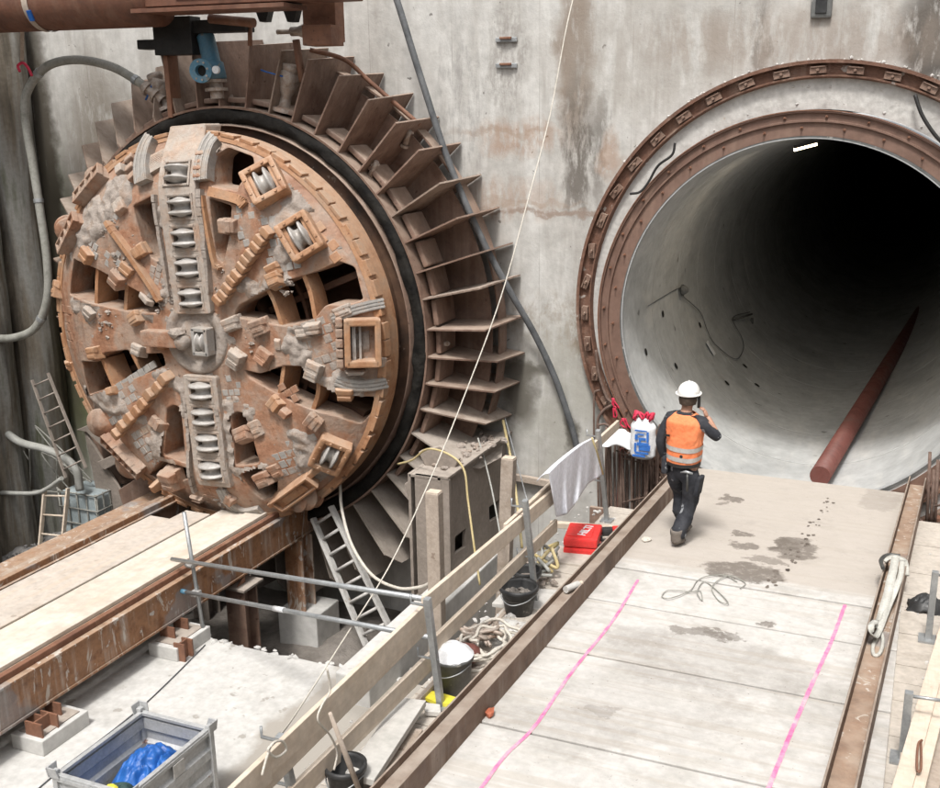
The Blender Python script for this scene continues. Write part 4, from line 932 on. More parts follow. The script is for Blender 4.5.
# valves and taps on the drum
def onring(px, py, y=-.9): return atY(px, py, y)
def valve(px, py, y, s, nm, m='brass'):
    p = onring(px, py, y); q = MB(); ax = Vector((p.x-sx_, 0, p.z-sz_)).normalized()
    q.lathe([(-.02, .16*s), (.03, .16*s), (.03, .07*s), (.16*s, .06*s), (.24*s, .10*s), (.30*s, .11*s), (.42*s, .07*s), (.46*s, .11*s), (.52*s, .11*s), (.52*s, .001)], p, ax, 18)
    c = p+ax*.36*s; q.lathe([(-.10*s, .10*s), (.10*s, .10*s), (.10*s, .06*s), (.12*s, .001)], c, (0, -1, 0), 16); return q.build(nm, M[m], ring), c
v1, c1 = valve(284, 110, -.95, 1.15, 'ball_valve'); q = MB(); q.tube([c1+Vector((0, -.12, .02)), c1+Vector((-.28, -.14, .09)), c1+Vector((-.34, -.14, .11))], .011, 6); q.build('valve_lever', M['bluetarp'], v1)
v2, c2 = valve(168, 110, -.85, 1.0, 'ball_valve')
q = MB(); q.tube([c2+Vector((-.02, -.1, 0)), c2+Vector((-.14, -.12, -.20))], .014, 6); q.build('valve_lever', M['bluetarp'], v2)
for (px, py, y, l, lean) in ((233, 108, -.9, .34, 0), (441, 344, -.9, .24, -80), (372, 172, -1.0, .34, -35), (407, 139, -.6, .25, -30)):
    p = onring(px, py, y); a = R_(90+lean); d = Vector((math.cos(a), -.2, math.sin(a))).normalized(); q = MB()
    q.tube([p-d*l*.5, p+d*l*.2, p+d*l*.5], [.05, .03, .035], 10).lathe([(-.02, .06), (.02, .06)], p-d*l*.4, d, 8).box(p+d*l*.35, (.12, .03, .03)); q.build('injection_tap', M['brass'], ring)
# ================================================================ LAUNCH CRADLE
crd = thing('launch_cradle', 'launch cradle of rusty steel beams carrying the boring machine', 'cradle', (AX, -4.5, -5.0))
ZB = -2.86
def ibeam(x, wd, h, zt, y0, y1, m, nm='beam'):
    q = MB(); yc = (y0+y1)/2; L = abs(y1-y0)
    q.box((x, yc, zt-.014), (wd, L, .028)); q.box((x, yc, zt-h+.014), (wd, L, .028)); q.box((x, yc, zt-h/2), (.025, L-.002, h-.058))
    o = q.build(nm, m, crd, bevel=.003); return o
XN = -6.74
q = MB(); q.box((XN, -5.9, ZB-.015), (.26, 10.2, .03)); q.box((XN+.10, -5.9, ZB-.235), (.03, 10.2, .40)); q.box((XN-.1, -5.9, ZB-.235), (.03, 10.2, .40)); q.box((XN, -5.9, ZB-.455), (.26, 10.2, .03)); q.build('beam', M['rustbeam'], crd, bevel=.004)
MB().box((XN+.02, -5.9, ZB+.035), (.07, 10.2, .07), bev=.01).build('rail', M['rust'], crd)
XFr = -8.62
q = MB(); q.box((XFr, -5.9, ZB-.015), (.36, 10.2, .03)); q.box((XFr+.05, -5.9, ZB-.235), (.03, 10.2, .40)); q.box((XFr, -5.9, ZB-.455), (.36, 10.2, .03)); q.build('beam', M['channel'], crd, bevel=.004)
MB().box((XFr+.1, -5.9, ZB+.04), (.08, 10.2, .08), bev=.01).build('rail', M['rustbeam'], crd)
MB().box((XFr-.42, -5.9, ZB-.15), (.30, 10.2, .16), bev=.01).build('beam', M['rustbeam'], crd)
# columns on blocks
def column(x, y, zt, zb, m='finedge', cap=True):
    q = MB(); q.box((x, y-.13, (zt+zb)/2), (.30, .024, zt-zb)); q.box((x, y+.13, (zt+zb)/2), (.30, .024, zt-zb)); q.box((x, y, (zt+zb)/2), (.02, .236, zt-zb))
    q2 = MB(); q2.box((x, y-.13, (zt+zb)/2), (.024, .0, 0))
    q.build('column', M[m], crd, bevel=.003)
    if cap: MB().box((x, y, zt+.016), (.42, .42, .03)).build('cap_plate', M['finedge'], crd)
    for s in (-1, 1):
        MB().prism([(x+s*.05, y+.02, zt+.035), (x+s*.05, y-.16, zt+.035), (x+s*.05, y+.02, zt+.14)], (.012, 0, 0)).build('stiffener', M['rust'], crd)
zb_ = ZB-.47
column(-6.72, -2.72, zb_-.16, -5.1, 'fin'); column(-6.72, -1.35, zb_-.01, -4.55, 'rustbeam', False); column(-8.6, -2.6, zb_, -5.1); column(-8.6, -1.2, zb_, -5.1)
MB().box((-6.66, -1.28, -4.72), (.66, .62, .55), bev=.02).build('concrete_block', M['pale'], crd)
# supports on the slab
for (ya, lbl) in ((-4.15, 'pale concrete pad under the cradle beam, behind the scaffold post'), (-6.15, 'pale concrete pad under the cradle beam, beside the grey metal box')):
    t = tag(MB().box((-6.55, ya, ZS+.085), (.42, .62, .17), bev=.012).build('concrete_pad', M['pale']), lbl, 'concrete block', 'concrete pads under the cradle')
    for k in (-1, 1): MB().box((-6.62+.0, ya+k*.12, (ZS+.17+zb_)/2), (.22, .018, zb_-ZS-.17)).build('stiffener', M['rust'], crd)
    MB().box((-6.55, ya, ZS+.176), (.3, .5, .012)).build('foot_plate', M['finedge'], crd)
def stub(x, y, s, label):
    t = thing('steel_stub', label, 'steel offcut', (x, y, ZS), 'short steel stubs by the pads'); q = MB(); h = .32*s
    q.box((x, y-.10*s, ZS+h/2), (.22*s, .02, h)); q.box((x, y+.10*s, ZS+h/2), (.22*s, .02, h)); q.box((x, y, ZS+h/2), (.02, .18*s, h)); q.build('profile', M['rust'], t)
p = atZ(45, 745, ZS); stub(p.x, p.y, 1, 'short rusty steel stub standing left of the nearer pad'); p = atZ(168, 645, ZS); stub(-6.33, -4.35, .7, 'small rusty steel stub on the farther concrete pad')
# planks laid between the rails
for k, (x0, x1, y0, dzz) in enumerate([(-8.38, -8.02, -2.45, .0), (-8.01, -7.60, -2.15, .02), (-7.59, -7.17, -1.9, .0), (-7.16, -6.88, -1.7, .03)]):
    q = MB().box(((x0+x1)/2, (y0-11)/2, ZB-.01+dzz), (x1-x0, 11+y0, .05), bev=.006)
    tag(q.build('plank', M['plank' if k > 1 else 'plank2']), ['pale wooden plank lying farthest left on the cradle', 'pale wooden plank second from the left on the cradle', 'pale wooden plank third from the left on the cradle', 'narrow pale plank along the near rusty cradle beam'][k], 'plank', 'planks laid on the cradle')
# ---- stillage
c00 = atZ(143, 712, ZS+.80); c10 = atZ(207, 724, ZS+.80); c01 = atZ(52, 772, ZS+.80)
bx0, bx1 = (c00.x+c01.x)/2, c10.x+.03; by1, by0 = (c00.y+c10.y)/2, c01.y+.02
sk = thing('metal_stillage', 'open grey metal box with ribbed sides holding a blue tarpaulin', 'metal box', ((bx0+bx1)/2, (by0+by1)/2, ZS))
zt = ZS+.76; z0_ = ZS+.10
def panel(a, b, nrm, nm='side_panel'):
    a, b = Vector(a), Vector(b); n = Vector(nrm); prof = [(0, 0), (.12, 0), (.15, .03), (.24, .03), (.27, 0), (.36, 0), (.39, .03), (.48, .03), (.51, 0), (.62, 0), (.63, .03), (.665, .03)]
    V = []
    for t in (0, 1):
        for s, d in prof: V.append(a.lerp(b, t)+Vector((0, 0, s))+n*d)
        for s, d in prof[::-1]: V.append(a.lerp(b, t)+Vector((0, 0, s))+n*(d-.006))
    m = len(prof)*2; Fc = [(i, (i+1) % m, m+(i+1) % m, m+i) for i in range(m)]
    MB().add(V, Fc).build(nm, M['boxmetal'], sk)
panel((bx0, by0, z0_), (bx0, by1, z0_), (-1, 0, 0)); panel((bx1, by0, z0_), (bx1, by1, z0_), (1, 0, 0)); panel((bx0, by0, z0_), (bx1, by0, z0_), (0, -1, 0)); panel((bx0, by1, z0_), (bx1, by1, z0_), (0, 1, 0))
MB().box(((bx0+bx1)/2, (by0+by1)/2, z0_+.16), (bx1-bx0-.01, by1-by0-.01, .02)).build('bottom', M['boxmetal'], sk)
q = MB()
for (a, b) in (((bx0, by0), (bx0, by1)), ((bx1, by0), (bx1, by1)), ((bx0, by0), (bx1, by0)), ((bx0, by1), (bx1, by1))): q.beam((*a, zt+.01), (*b, zt+.01), .045, .035)
q.build('top_rail', M['boxmetal'], sk, bevel=.005)
for x, sx in ((bx0, -1), (bx1, 1)):
    for y, sy in ((by0, -1), (by1, 1)):
        q = MB(); q.box((x+sx*.02, y, ZS+.42), (.05, .05, .80)); q.prism([(x-.05, y+sy*.03, zt+.0), (x+.05, y+sy*.03, zt), (x+.05+sx*.02, y+sy*.04, zt+.10), (x-.05+sx*.03, y+sy*.04, zt+.10)], (0, sy*.012, 0))
        q.prism([(x+sx*.05, y-.05, zt), (x+sx*.05, y+.05, zt), (x+sx*.06, y+.06, zt+.10), (x+sx*.06, y-.06, zt+.10)], (sx*.012, 0, 0)); q.box((x, y, ZS+.03), (.09, .09, .06)); q.build('corner_post', M['boxmetal'], sk, bevel=.004)
MB().box((bx1+.035, (by0+by1)/2+.06, zt-.10), (.006, .14, .13)).build('sticker', M['putty'], sk)
def crumple(cx, cy, z, rx, ry, h, m, nm, lbl, cat, seed, n=46):
    def f(u, v):
        x = (u-.5)*2; y = (v-.5)*2; r = math.sqrt(x*x+y*y); e = max(0, 1-r**2.2*.8)
        q = noise.noise(Vector((x*2.2+seed, y*2.2, 1)));
        rd = 1-abs(noise.noise(Vector((x*2.3+q*2+seed, y*1.9, 7))))*1.6; rd2 = 1-abs(noise.noise(Vector((x*5+q*3, y*4+seed, 3))))*1.5
        return (cx+rx*x*(1+.15*noise.noise(Vector((y*2, seed, 0)))), cy+ry*y*(1+.2*noise.noise(Vector((x*2, seed, 4)))), z+h*e*(.55+.35*rd+.12*rd2))
    mb = grid(f, n, n); o = mb.build(nm, m); md = o.modifiers.new('Solid', 'SOLIDIFY'); md.thickness = .006; return tag(o, lbl, cat)
crumple((bx0+bx1)/2+.02, (by0+by1)/2+.12, z0_+.26, .30, .38, .36, M['bluetarp'], 'tarpaulin', 'crumpled blue tarpaulin inside the grey metal box', 'tarpaulin', 2, 64)
crumple((bx0+bx1)/2+.05, by0+.22, z0_+.34, .18, .16, .20, M['dgreen'], 'work_glove', 'dark green and yellow gloves lying beside the blue tarpaulin', 'gloves', 5, 26)
crumple((bx0+bx1)/2+.02, by0+.17, z0_+.50, .07, .06, .06, M['yellow'], 'cloth', 'small yellow cloth on top of the dark gloves in the metal box', 'cloth', 8, 20)
cable('steel_wire', 'thin dark wire lying across the white slab behind the metal box', 'wire', [atZ(*p, ZS+.01) for p in ((205, 645), (170, 680), (140, 708), (100, 740), (60, 770), (25, 800))], .008, M['darkcable'], 6)

# ================================================================ SCAFFOLD TUBES beside the pit
pa = atZ(205, 640, ZS); hh = None
sc = thing('scaffold_railing', 'galvanised scaffold post with two long tubes in front of the pit', 'scaffold railing', (pa.x, pa.y, ZS))
top = at(184, 512, 1, pa.y); 
MB().tube([pa+Vector((0, 0, -.02)), top], .024, 14).build('post', M['galv'], sc)
def tubeline(a, b, ya, yb): return at(*a, 1, ya), at(*b, 1, yb)
xe = -1.98
e1 = atX(432, 600, xe); e2 = atX(434, 638, xe-.1)
s1 = at(172, 559, 1, pa.y-.03); s2 = at(181, 591, 1, pa.y-.03)
MB().tube([s1, e1], .0242, 14).build('tube', M['galv'], sc); MB().tube([s2, e2], .0242, 14).build('tube', M['galv'], sc)
q = MB().tube([s2-Vector((.04, 0, -.004)), s2+(e2-s2).normalized()*.16], .028, 12); q.build('tube_end', M['blue'], sc)
m_ = s2.lerp(e2, .46); q = MB().tube([m_, m_+(e2-s2).normalized()*.22], .029, 12); q.build('tube_sleeve', M['whiteplastic'], sc)
for p in (at(191, 564, 1, pa.y-.02), at(196, 593, 1, pa.y-.02)):
    q = MB(); q.box(p, (.10, .10, .07), bev=.015).tube([p+Vector((-.02, -.09, .02)), p+Vector((.05, -.06, .0))], .014, 8); q.build('coupler', M['alu'], sc)

# ================================================================ TIMBER GUARD RAIL along the ramp
ZW = -2.2
gr = thing('guard_rail', 'timber guard rail of long boards on steel posts left of the ramp', 'guard rail', (-2.0, -5, dz(-5, ZW)))
XP = -1.80
def board(a, b, x, h, th, m, nm='rail_board', bend=0):
    A, B = atX(*a, x), atX(*b, x); q = MB(); q.beam(A-Vector((0, 0, h/2)), B-Vector((0, 0, h/2)), th, h, bev=.005); q.build(nm, M[m], gr); return A, B
board((236, 782), (427, 601), XP-.02, .235, .035, 'wood'); board((423, 597), (556, 486), XP-.015, .155, .035, 'wood'); board((505, 524), (618, 420), XP-.06, .11, .035, 'wood')
board((196, 820), (268, 752), XP+.04, .19, .035, 'wood')
board((280, 797), (434, 648), XP-.02, .15, .035, 'wood'); board((430, 640), (556, 519), XP-.015, .135, .035, 'wood')
board((318, 805), (437, 678), XP-.03, .10, .04, 'oldwood', 'toe_board'); board((470, 648), (556, 558), XP-.10, .10, .04, 'oldwood', 'toe_board')
for i, (b, t, lx) in enumerate([((441, 707), (427, 598), 0), ((536, 602), (525, 500), 0), ((607, 521), (598, 430), 0), ((296, 800), (280, 735), 0)]):
    P0 = atD(*b, ZW) if i != 3 else atD(300, 826, ZW); T = atX(*t, P0.x-.03)
    q = MB().beam(P0, T, .05, .05, up=(0, 1, 0), bev=.006); q.box(P0+Vector((0, 0, .01)), (.14, .14, .02)); q.build('post', M['galv'], gr)
    d = (T-P0)
    for s in (.45, .93):
        c = P0+d*s; MB().tube([c+Vector((.03, 0, 0)), c+Vector((-.14, 0, .0)), c+Vector((-.14, 0, .07))], .011, 6).build('hook', M['galv'], gr)
# timber stakes standing in the pit behind the rail
def stake(bpx, tpx, y, w_, label, m='oldwood', base=-5.1):
    T = at(*tpx, 1, y); Bm = at(*bpx, 1, y); d = (Bm-T).normalized(); L = (base-T.z)/d.z
    t = thing('timber_post', label, 'timber post', tuple(T+d*L), 'timber posts behind the guard rail'); q = MB(); q.beam(T+d*L, T, w_, w_*.8, up=(0, 1, 0), bev=.012)
    q.build('shaft', M[m], t); MB().beam(T+Vector((0, 0, 0)), T+Vector((0, 0, .012)), w_*.9, w_*.72, up=(0, 1, 0)).build('top_cap', M['wood'], t)
stake((438, 640), (434, 492), -2.9, .17, 'tall pale square timber post left of the steel box with windows'); stake((505, 560), (509, 458), -1.5, .17, 'round-edged timber post between the steel box and the rail')
# white cloth over the rail
def cloth():
    t0 = [(549, 473), (560, 462), (572, 452), (584, 443), (594, 438)]; b0 = [(557, 517), (567, 514), (573, 507), (588, 484), (602, 475)]
    def f(u, v):
        k = u*4; i = min(int(k), 3); s = k-i; a = Vector(t0[i]).lerp(Vector(t0[i+1]), s); b = Vector(b0[i]).lerp(Vector(b0[i+1]), s)
        p = a.lerp(b, v); w_ = XP+.07+.018*math.sin(u*17+v*3)*v+.010*math.sin(u*37+v*5)*v
        return atX(p.x, p.y, w_)
    mb = grid(f, 50, 26)
    def g(u, v):
        k = u*4; i = min(int(k), 3); s = k-i; a = Vector(t0[i]).lerp(Vector(t0[i+1]), s); p = atX(a.x, a.y, XP+.07); return p+Vector((-.13*v, 0, -.10*v*v))
    grid(g, 50, 5, mb); return mb
t = thing('jacket', 'white jacket with a yellow hem hung over the timber rail', 'jacket', tuple(atX(575, 470, XP+.09)))
o = cloth().build('fabric', M['cloth'], t); md = o.modifiers.new('S', 'SOLIDIFY'); md.thickness = .008
MB().tube([atX(592, 438, XP+.12), atX(597, 452, XP+.13), atX(603, 474, XP+.13)], .011, 6).build('hem', M['yellowhose'], t)

# ================================================================ LADDERS
def ladder(b1, b2, t1, t2, n, label, m, r=.028, nm='ladder'):
    t = thing(nm, label, 'ladder', tuple((b1+b2)/2), 'ladders')
    for a, b in ((b1, t1), (b2, t2)): MB().beam(a, b, r*1.1, r*2.2, up=(0, 1, 0), bev=.004).build('stile', M[m], t)
    for k in range(n):
        s = (k+.6)/n; MB().tube([b1.lerp(t1, s), b2.lerp(t2, s)], r*.55, 8).build('rung', M[m], t)
Lb = [at(366, 645, 1, -1.95), at(392, 632, 1, -1.95)]; Lt = [at(313, 518, 1, -1.55), at(331, 506, 1, -1.55)]
ladder(Lb[0], Lb[1], Lt[0], Lt[1], 8, 'pale grey ladder leaning in the pit beside the cradle end', 'putty', .042)
ladder(at(66, 478, 1, -1.6), at(86, 468, 1, -1.6), at(32, 380, 1, -1.5), at(48, 373, 1, -1.5), 7, 'dark grey ladder leaning against the far left pile wall', 'finedge', .022)
ladder(at(40, 545, 1, -1.7), at(62, 548, 1, -1.7), at(45, 488, 1, -1.45), at(68, 488, 1, -1.45), 3, 'short pale wooden ladder beside the milky tank', 'wood', .03)
# ---- tank in a cage
pb = at(80, 515, 1, -1.2); t = thing('tank', 'milky plastic tank in a wire cage behind the small wooden ladder', 'tank', (pb.x, -1.0, -4.3))
MB().box((pb.x, -.9, pb.z), (.75, .6, .75), bev=.06).build('container', M['ibc'], t)
q = MB()
for k in range(5):
    q.tube([(pb.x-.38+.19*k, -1.22, pb.z-.4), (pb.x-.38+.19*k, -1.22, pb.z+.4)], .013, 6); q.tube([(pb.x+.39, -1.2+.14*k, pb.z-.4), (pb.x+.39, -1.2+.14*k, pb.z+.4)], .013, 6)
for k in range(4): q.tube([(pb.x-.39, -1.23, pb.z-.4+.26*k), (pb.x+.40, -1.23, pb.z-.4+.26*k), (pb.x+.40, -.6, pb.z-.4+.26*k)], .013, 6)
q.build('cage', M['hose'], t)
# rubble bank at the left, behind the cradle
def bank(u, v):
    x = -12.2+3.2*u; y = -4.6+4.4*v; return (x, y, -4.75+.35*(1-u)+.12*noise.fractal(Vector((x*2, y*2, 1)), 1, 2, 4))
tag(grid(bank, 60, 60).build('rubble_bank', M['rubble']), kind='structure')
q = MB()
for i in range(700):
    u, v = random.random(), random.random(); q.rock(Vector(bank(u, v))+Vector((0, 0, .02)), random.uniform(.02, .09)*random.random()**.4, i, sub=1)
tag(q.build('rubble', M['rubble'], fix=False), kind='stuff')
q = MB()
for i in range(260):
    x, y = random.uniform(-6.5, -3.2), random.uniform(-3.7, -.2); q.rock((x, y, -4.98), random.uniform(.01, .06), i, sub=1)
tag(q.build('rubble', M['mudfloor'], fix=False), kind='stuff')
# cables heap left
for i in range(4):
    a = at(60+random.uniform(-6, 10), 490+random.uniform(-20, 10), 1, -1.0); pts = [a+Vector((random.uniform(-.9, .6), random.uniform(-.1, .1), random.uniform(-.35, .9))) for _ in range(4)]
    cable('loose_cable', 'one of the thin cables tangled behind the tank at far left', 'cable', pts, .012, M['hose'], 6, 'tangled cables at far left')

# ================================================================ HOSES AND CABLES
t = thing('slurry_hose', 'thick dusty hose arching over the fins from the left edge', 'hose', tuple(atY(45, 200, -1.0)))
P = [(-40, 322, -1.3), (-10, 336, -1.3), (12, 338, -1.3), (35, 328, -1.2), (47, 300, -1.15), (47, 260, -1.1), (40, 210, -1.05), (33, 165, -1.0), (25, 115, -1.0), (29, 88, -1.0), (48, 66, -1.0), (78, 60, -1.0), (112, 67, -.98), (140, 83, -.95), (150, 91, -.93)]
MB().tube(spline([atY(*p) for p in P], 10), .062, 16).build('hose', M['hose'], t)
SP = spline([atY(*p) for p in P], 10)
for k_ in (34, 62, 96, 128):
    d_ = (SP[k_+1]-SP[k_-1]).normalized(); MB().lathe([(-.03, .064), (-.03, .072), (.03, .072), (.03, .064)], SP[k_], d_, 18, smooth=False).build('clamp', M['galv'], t)
a = atY(147, 88, -.93); b = atY(163, 101, -.9); d = (b-a).normalized()
MB().lathe([(-.05, .085), (0, .085), (.0, .11), (.04, .11), (.04, .075), (.16, .075), (.16, .12), (.2, .12), (.2, .08), (.3, .08)], a, d, 18, smooth=False).build('coupling', M['brass'], t)
cable('hose', 'grey hose curving down behind the dark ladder at far left', 'hose', [at(*p, 1, -1.3) for p in ((-30, 408), (0, 428), (20, 442), (45, 449), (65, 458), (76, 470), (80, 490))], .062, M['greyhose'], 14)
cable('hose', 'thin grey hose running level above the rubble at far left', 'hose', [at(*p, 1, -1.5) for p in ((-20, 491), (10, 493), (35, 493), (48, 488), (62, 478))], .035, M['greyhose'], 10)
cable('hanging_cable', 'thick black cable hanging diagonally in front of the concrete wall', 'cable', [atY(*p) for p in ((388, -25, -.5), (400, 10, -.5), (420, 75, -.5), (448, 160, -.48), (480, 235, -.5), (508, 288, -.4), (535, 335, -.2), (555, 378, -.12), (568, 415, -.08), (574, 435, -.06), (578, 452, -.06))], .045, M['darkcable'], 12)
rp1 = cable('rope', 'thin pale rope slanting across from the top to the end of the timber rail', 'rope', [atY(580, -30, -.8), atY(566, 30, -1.2), atY(550, 115, -1.6), atY(528, 200, -2.2), atY(500, 300, -2.8), atY(462, 402, -3.5), atY(430, 480, -4.2), atY(390, 565, -5.0), atY(340, 645, -5.8), atY(295, 715, -6.9), atX(272, 745, XP-.04)], .0075, M['rope'], 8)
cable('rope', 'short rope loop tied round the near end of the timber rail', 'rope', [atX(*p, XP+.06) for p in ((327, 668), (330, 690), (322, 705), (318, 720), (330, 735), (337, 752), (334, 770))], .007, M['rope'], 8)
cable('rope', 'loop of rope knotted at the near post of the timber rail', 'rope', [atX(*p, XP+.09) for p in ((275, 742), (268, 750), (276, 757), (286, 750), (282, 741), (272, 744), (266, 760), (262, 775))], .008, M['rope'], 8)
cable('yellow_hose', 'thin yellow hose draped over the steel box foot of the seal ring', 'hose', [atY(*p) for p in ((398, 464, -1.7), (412, 460, -1.9), (428, 449, -2.1), (450, 455, -2.25), (464, 470, -2.3), (468, 500, -2.35), (474, 545, -2.5), (480, 585, -2.6))], .014, M['yellowhose'], 8)
cable('white_cable', 'pale cable hanging in a long loop under the seal ring', 'cable', [atY(*p) for p in ((340, 484, -1.5), (342, 510, -1.7), (352, 545, -2.0), (372, 575, -2.3), (398, 588, -2.6), (420, 587, -2.7), (432, 582, -2.8))], .022, M['rope'], 8)
cable('white_cable', 'pale cable hanging from the fins to the right window of the steel box', 'cable', [atY(*p) for p in ((478, 438, -.8), (486, 465, -1.0), (494, 500, -1.4), (502, 545, -1.8))], .012, M['greyhose'], 6)
cable('yellow_hose', 'thin yellow pole standing against the wall beside the timber post', 'hose', [atY(*p) for p in ((503, 420, -.3), (512, 465, -.5), (518, 510, -.8), (522, 548, -1.1))], .02, M['yellowhose'], 8)
cable('steel_wire', 'thin grey stay wire running down to the second rail post', 'wire', [atY(*p) for p in ((505, 418, -.3), (515, 455, -.9), (527, 500, -1.6))], .009, M['galv'], 6)
tag(MB().beam(atY(510, 476, -.08), atY(562, 486, -.08), .07, .1, up=(0, 0, 1), bev=.01).build('timber_waler', M['oldwood']), 'horizontal timber fixed low on the concrete wall behind the jacket', 'timber')

# ================================================================ STRUT, GIRDER AND BRACKETS AT THE TOP LEFT
YS = -1.6
st_ = thing('steel_strut', 'round rusty steel strut pipe crossing the top left corner', 'strut', (-9.5, YS, 3.9))
zl = atY(0, 33, YS).z; xr = atY(160, 22, YS).x; rS = .36
MB().lathe([(-5, rS), (0, rS), (0, .001)], (xr, YS, zl+rS), (1, 0, 0), 48).build('pipe', M['rustdark'], st_)
M_ = MB(); p = atY(26, 15, YS-rS); M_.lathe([(-.05, rS+.012), (.05, rS+.012)], (p.x, YS, zl+rS), (1, 0, 0), 40); M_.build('strap', M['oldwood'], st_)
MB().box((p.x+.04, YS-rS*.9, zl+.17), (.07, .03, .14), Matrix.Rotation(R_(20), 3, 'X'), .005).build('blue_tag', M['bluetarp'], st_)
gi = thing('steel_girder', 'dark steel girder with hanging brackets above the boring machine', 'girder', (-7.5, YS, 3.6))
x0 = atY(150, 20, YS).x; x1 = atY(300, 5, YS).x; x2 = atY(345, 8, YS).x
zg = atY(230, 4, YS-.2).z; M['rustdark'] = M['rustdark']
MB().box(((x0+x1)/2+.3, YS-.05, zg+.3), (x1-x0+1.0, .40, .6), bev=.01).build('web', M['rustdark'], gi)
MB().box(((x0+x1)/2+.55, YS-.26, zg+.25), (x1-x0-.2, .02, .34)).build('grey_panel', M['greyplastic'], gi)
MB().box(((x0+x1)/2, YS-.1, zg-.05), (x1-x0, .5, .05)).build('flange', M['rustdark'], gi)
a = atY(165, 45, YS+.3); 
for (pa_, pb_, y, m, nm) in [((157, 18), (198, 55), -1.2, 'black', 'bracket'), ((163, 48), (182, 118), -1.1, 'rust', 'hanger'), ((172, 22), (250, 32), -1.15, 'black', 'lower_beam'), ((306, -6), (341, 42), -1.1, 'rust', 'end_plate'), ((160, 40), (143, 50), -1.2, 'black', 'bolt')]:
    P, Q = atY(*pa_, y), atY(*pb_, y); c = (P+Q)/2; w_ = abs(Q.x-P.x)*(.35 if nm == 'hanger' else 1)
    MB().box(c, (w_, .22, abs(P.z-Q.z)), bev=.012).build(nm, M[m], gi)
MB().tube([atY(210, 19, -1.25), atY(254, 23, -1.25)], .06, 14).build('screw_rod', M['rust'], gi)
for px in (262, 290):
    q = MB(); P = atY(px, 12, -1.2); q.prism([P+Vector((-.13, 0, .1)), P+Vector((.13, 0, .1)), P+Vector((.05, 0, -.12)), P+Vector((-.05, 0, -.12))], (0, .12, 0)); q.build('clamp', M['black'], gi)
q = MB(); P = atY(285, 32, -1.0); q.lathe([(-.12, .03), (.1, .03), (.1, .06), (.2, .06), (.3, .09), (.36, .05)], P, (1, 0, 0), 12); q.build('coupling', M['brass'], gi)
MB().tube([atY(296, 40, -1.0), atY(299, 60, -1.0), atY(303, 82, -1.0)], .05, 10).build('drain_pipe', M['rust'], gi)
MB().box(atY(323, 36, -1.25), (.42, .3, .24), bev=.01).build('foot', M['rust'], gi)
MB().tube([atY(250, 26, -1.15), atY(250, 46, -1.15)], .03, 8).build('hook', M['rust'], gi)
MB().tube(spline([atY(310, 50, -.9), atY(345, 60, -.7), atY(370, 82, -.55), atY(420, 125, -.45)], 6), .03, 8).build('brace', M['rust'], gi)
# blue valve hung from the girder
bv = thing('blue_valve', 'blue painted flanged valve with a round gauge hanging above the seal ring', 'valve', tuple(atY(212, 65, -1.15)))
a = atY(205, 34, -1.15); b = atY(214, 72, -1.15); d = (b-a).normalized(); L = (b-a).length
MB().lathe([(-.02, .03), (0, .09), (.03, .115), (L*.75, .12), (L*.8, .15), (L+.1, .15), (L+.12, .10)], a, d, 24).build('body', M['blue'], bv)
c = atY(202, 71, -1.38); MB().lathe([(-.05, .13), (.0, .155), (.045, .155), (.045, .075), (-.02, .07), (-.02, .001)], c, (0.25, -1, 0), 28, smooth=False).build('flange', M['blue'], bv)
MB().lathe([(-.02, .068), (-.015, .001)], c, (0.25, -1, 0), 20).build('opening', M['hole'], bv)  # dark disc paints the shade in the valve bore
q = MB()
for k in range(8): q.lathe([(.04, .014), (.055, .014), (.055, .001)], c+Vector((.118*math.cos(k*math.pi/4+.2), -.01, .118*math.sin(k*math.pi/4+.2))), (.25, -1, 0), 6, smooth=False)
q.build('flange_bolt', M['brass'], bv)
c2 = atY(217, 70, -1.36); MB().lathe([(0, .05), (.04, .05), (.04, .001)], c2, (.1, -1, 0), 18, smooth=False).build('gauge', M['whiteplastic'], bv)
e = b+d*.05; MB().lathe([(0, .10), (.05, .10), (.05, .15), (.09, .15), (.09, .09), (.16, .09), (.16, .15), (.20, .15), (.20, .09), (.3, .09)], e, Vector((.05, 0, -1)), 20, smooth=False).build('spigot', M['brass'], bv)
MB().tube([a+Vector((-.04, 0, .0)), a+Vector((-.03, 0, .14)), a+Vector((.03, 0, .14)), a+Vector((.04, 0, 0))], .012, 8).build('shackle', M['blue'], bv)
t = thing('rope_shackle', 'red shackle on a thin rope under the strut at far left', 'shackle', tuple(atY(24, 68, -1.2)))
MB().tube(spline([atY(*p, -1.2) for p in ((20, 72), (18, 66), (23, 63), (28, 68), (32, 76))], 5), .02, 8).build('bow', M['redtape'], t); MB().beam(atY(22, 30, -1.4), atY(22, 60, -1.2), .05, .03).build('strap', M['oldwood'], t)

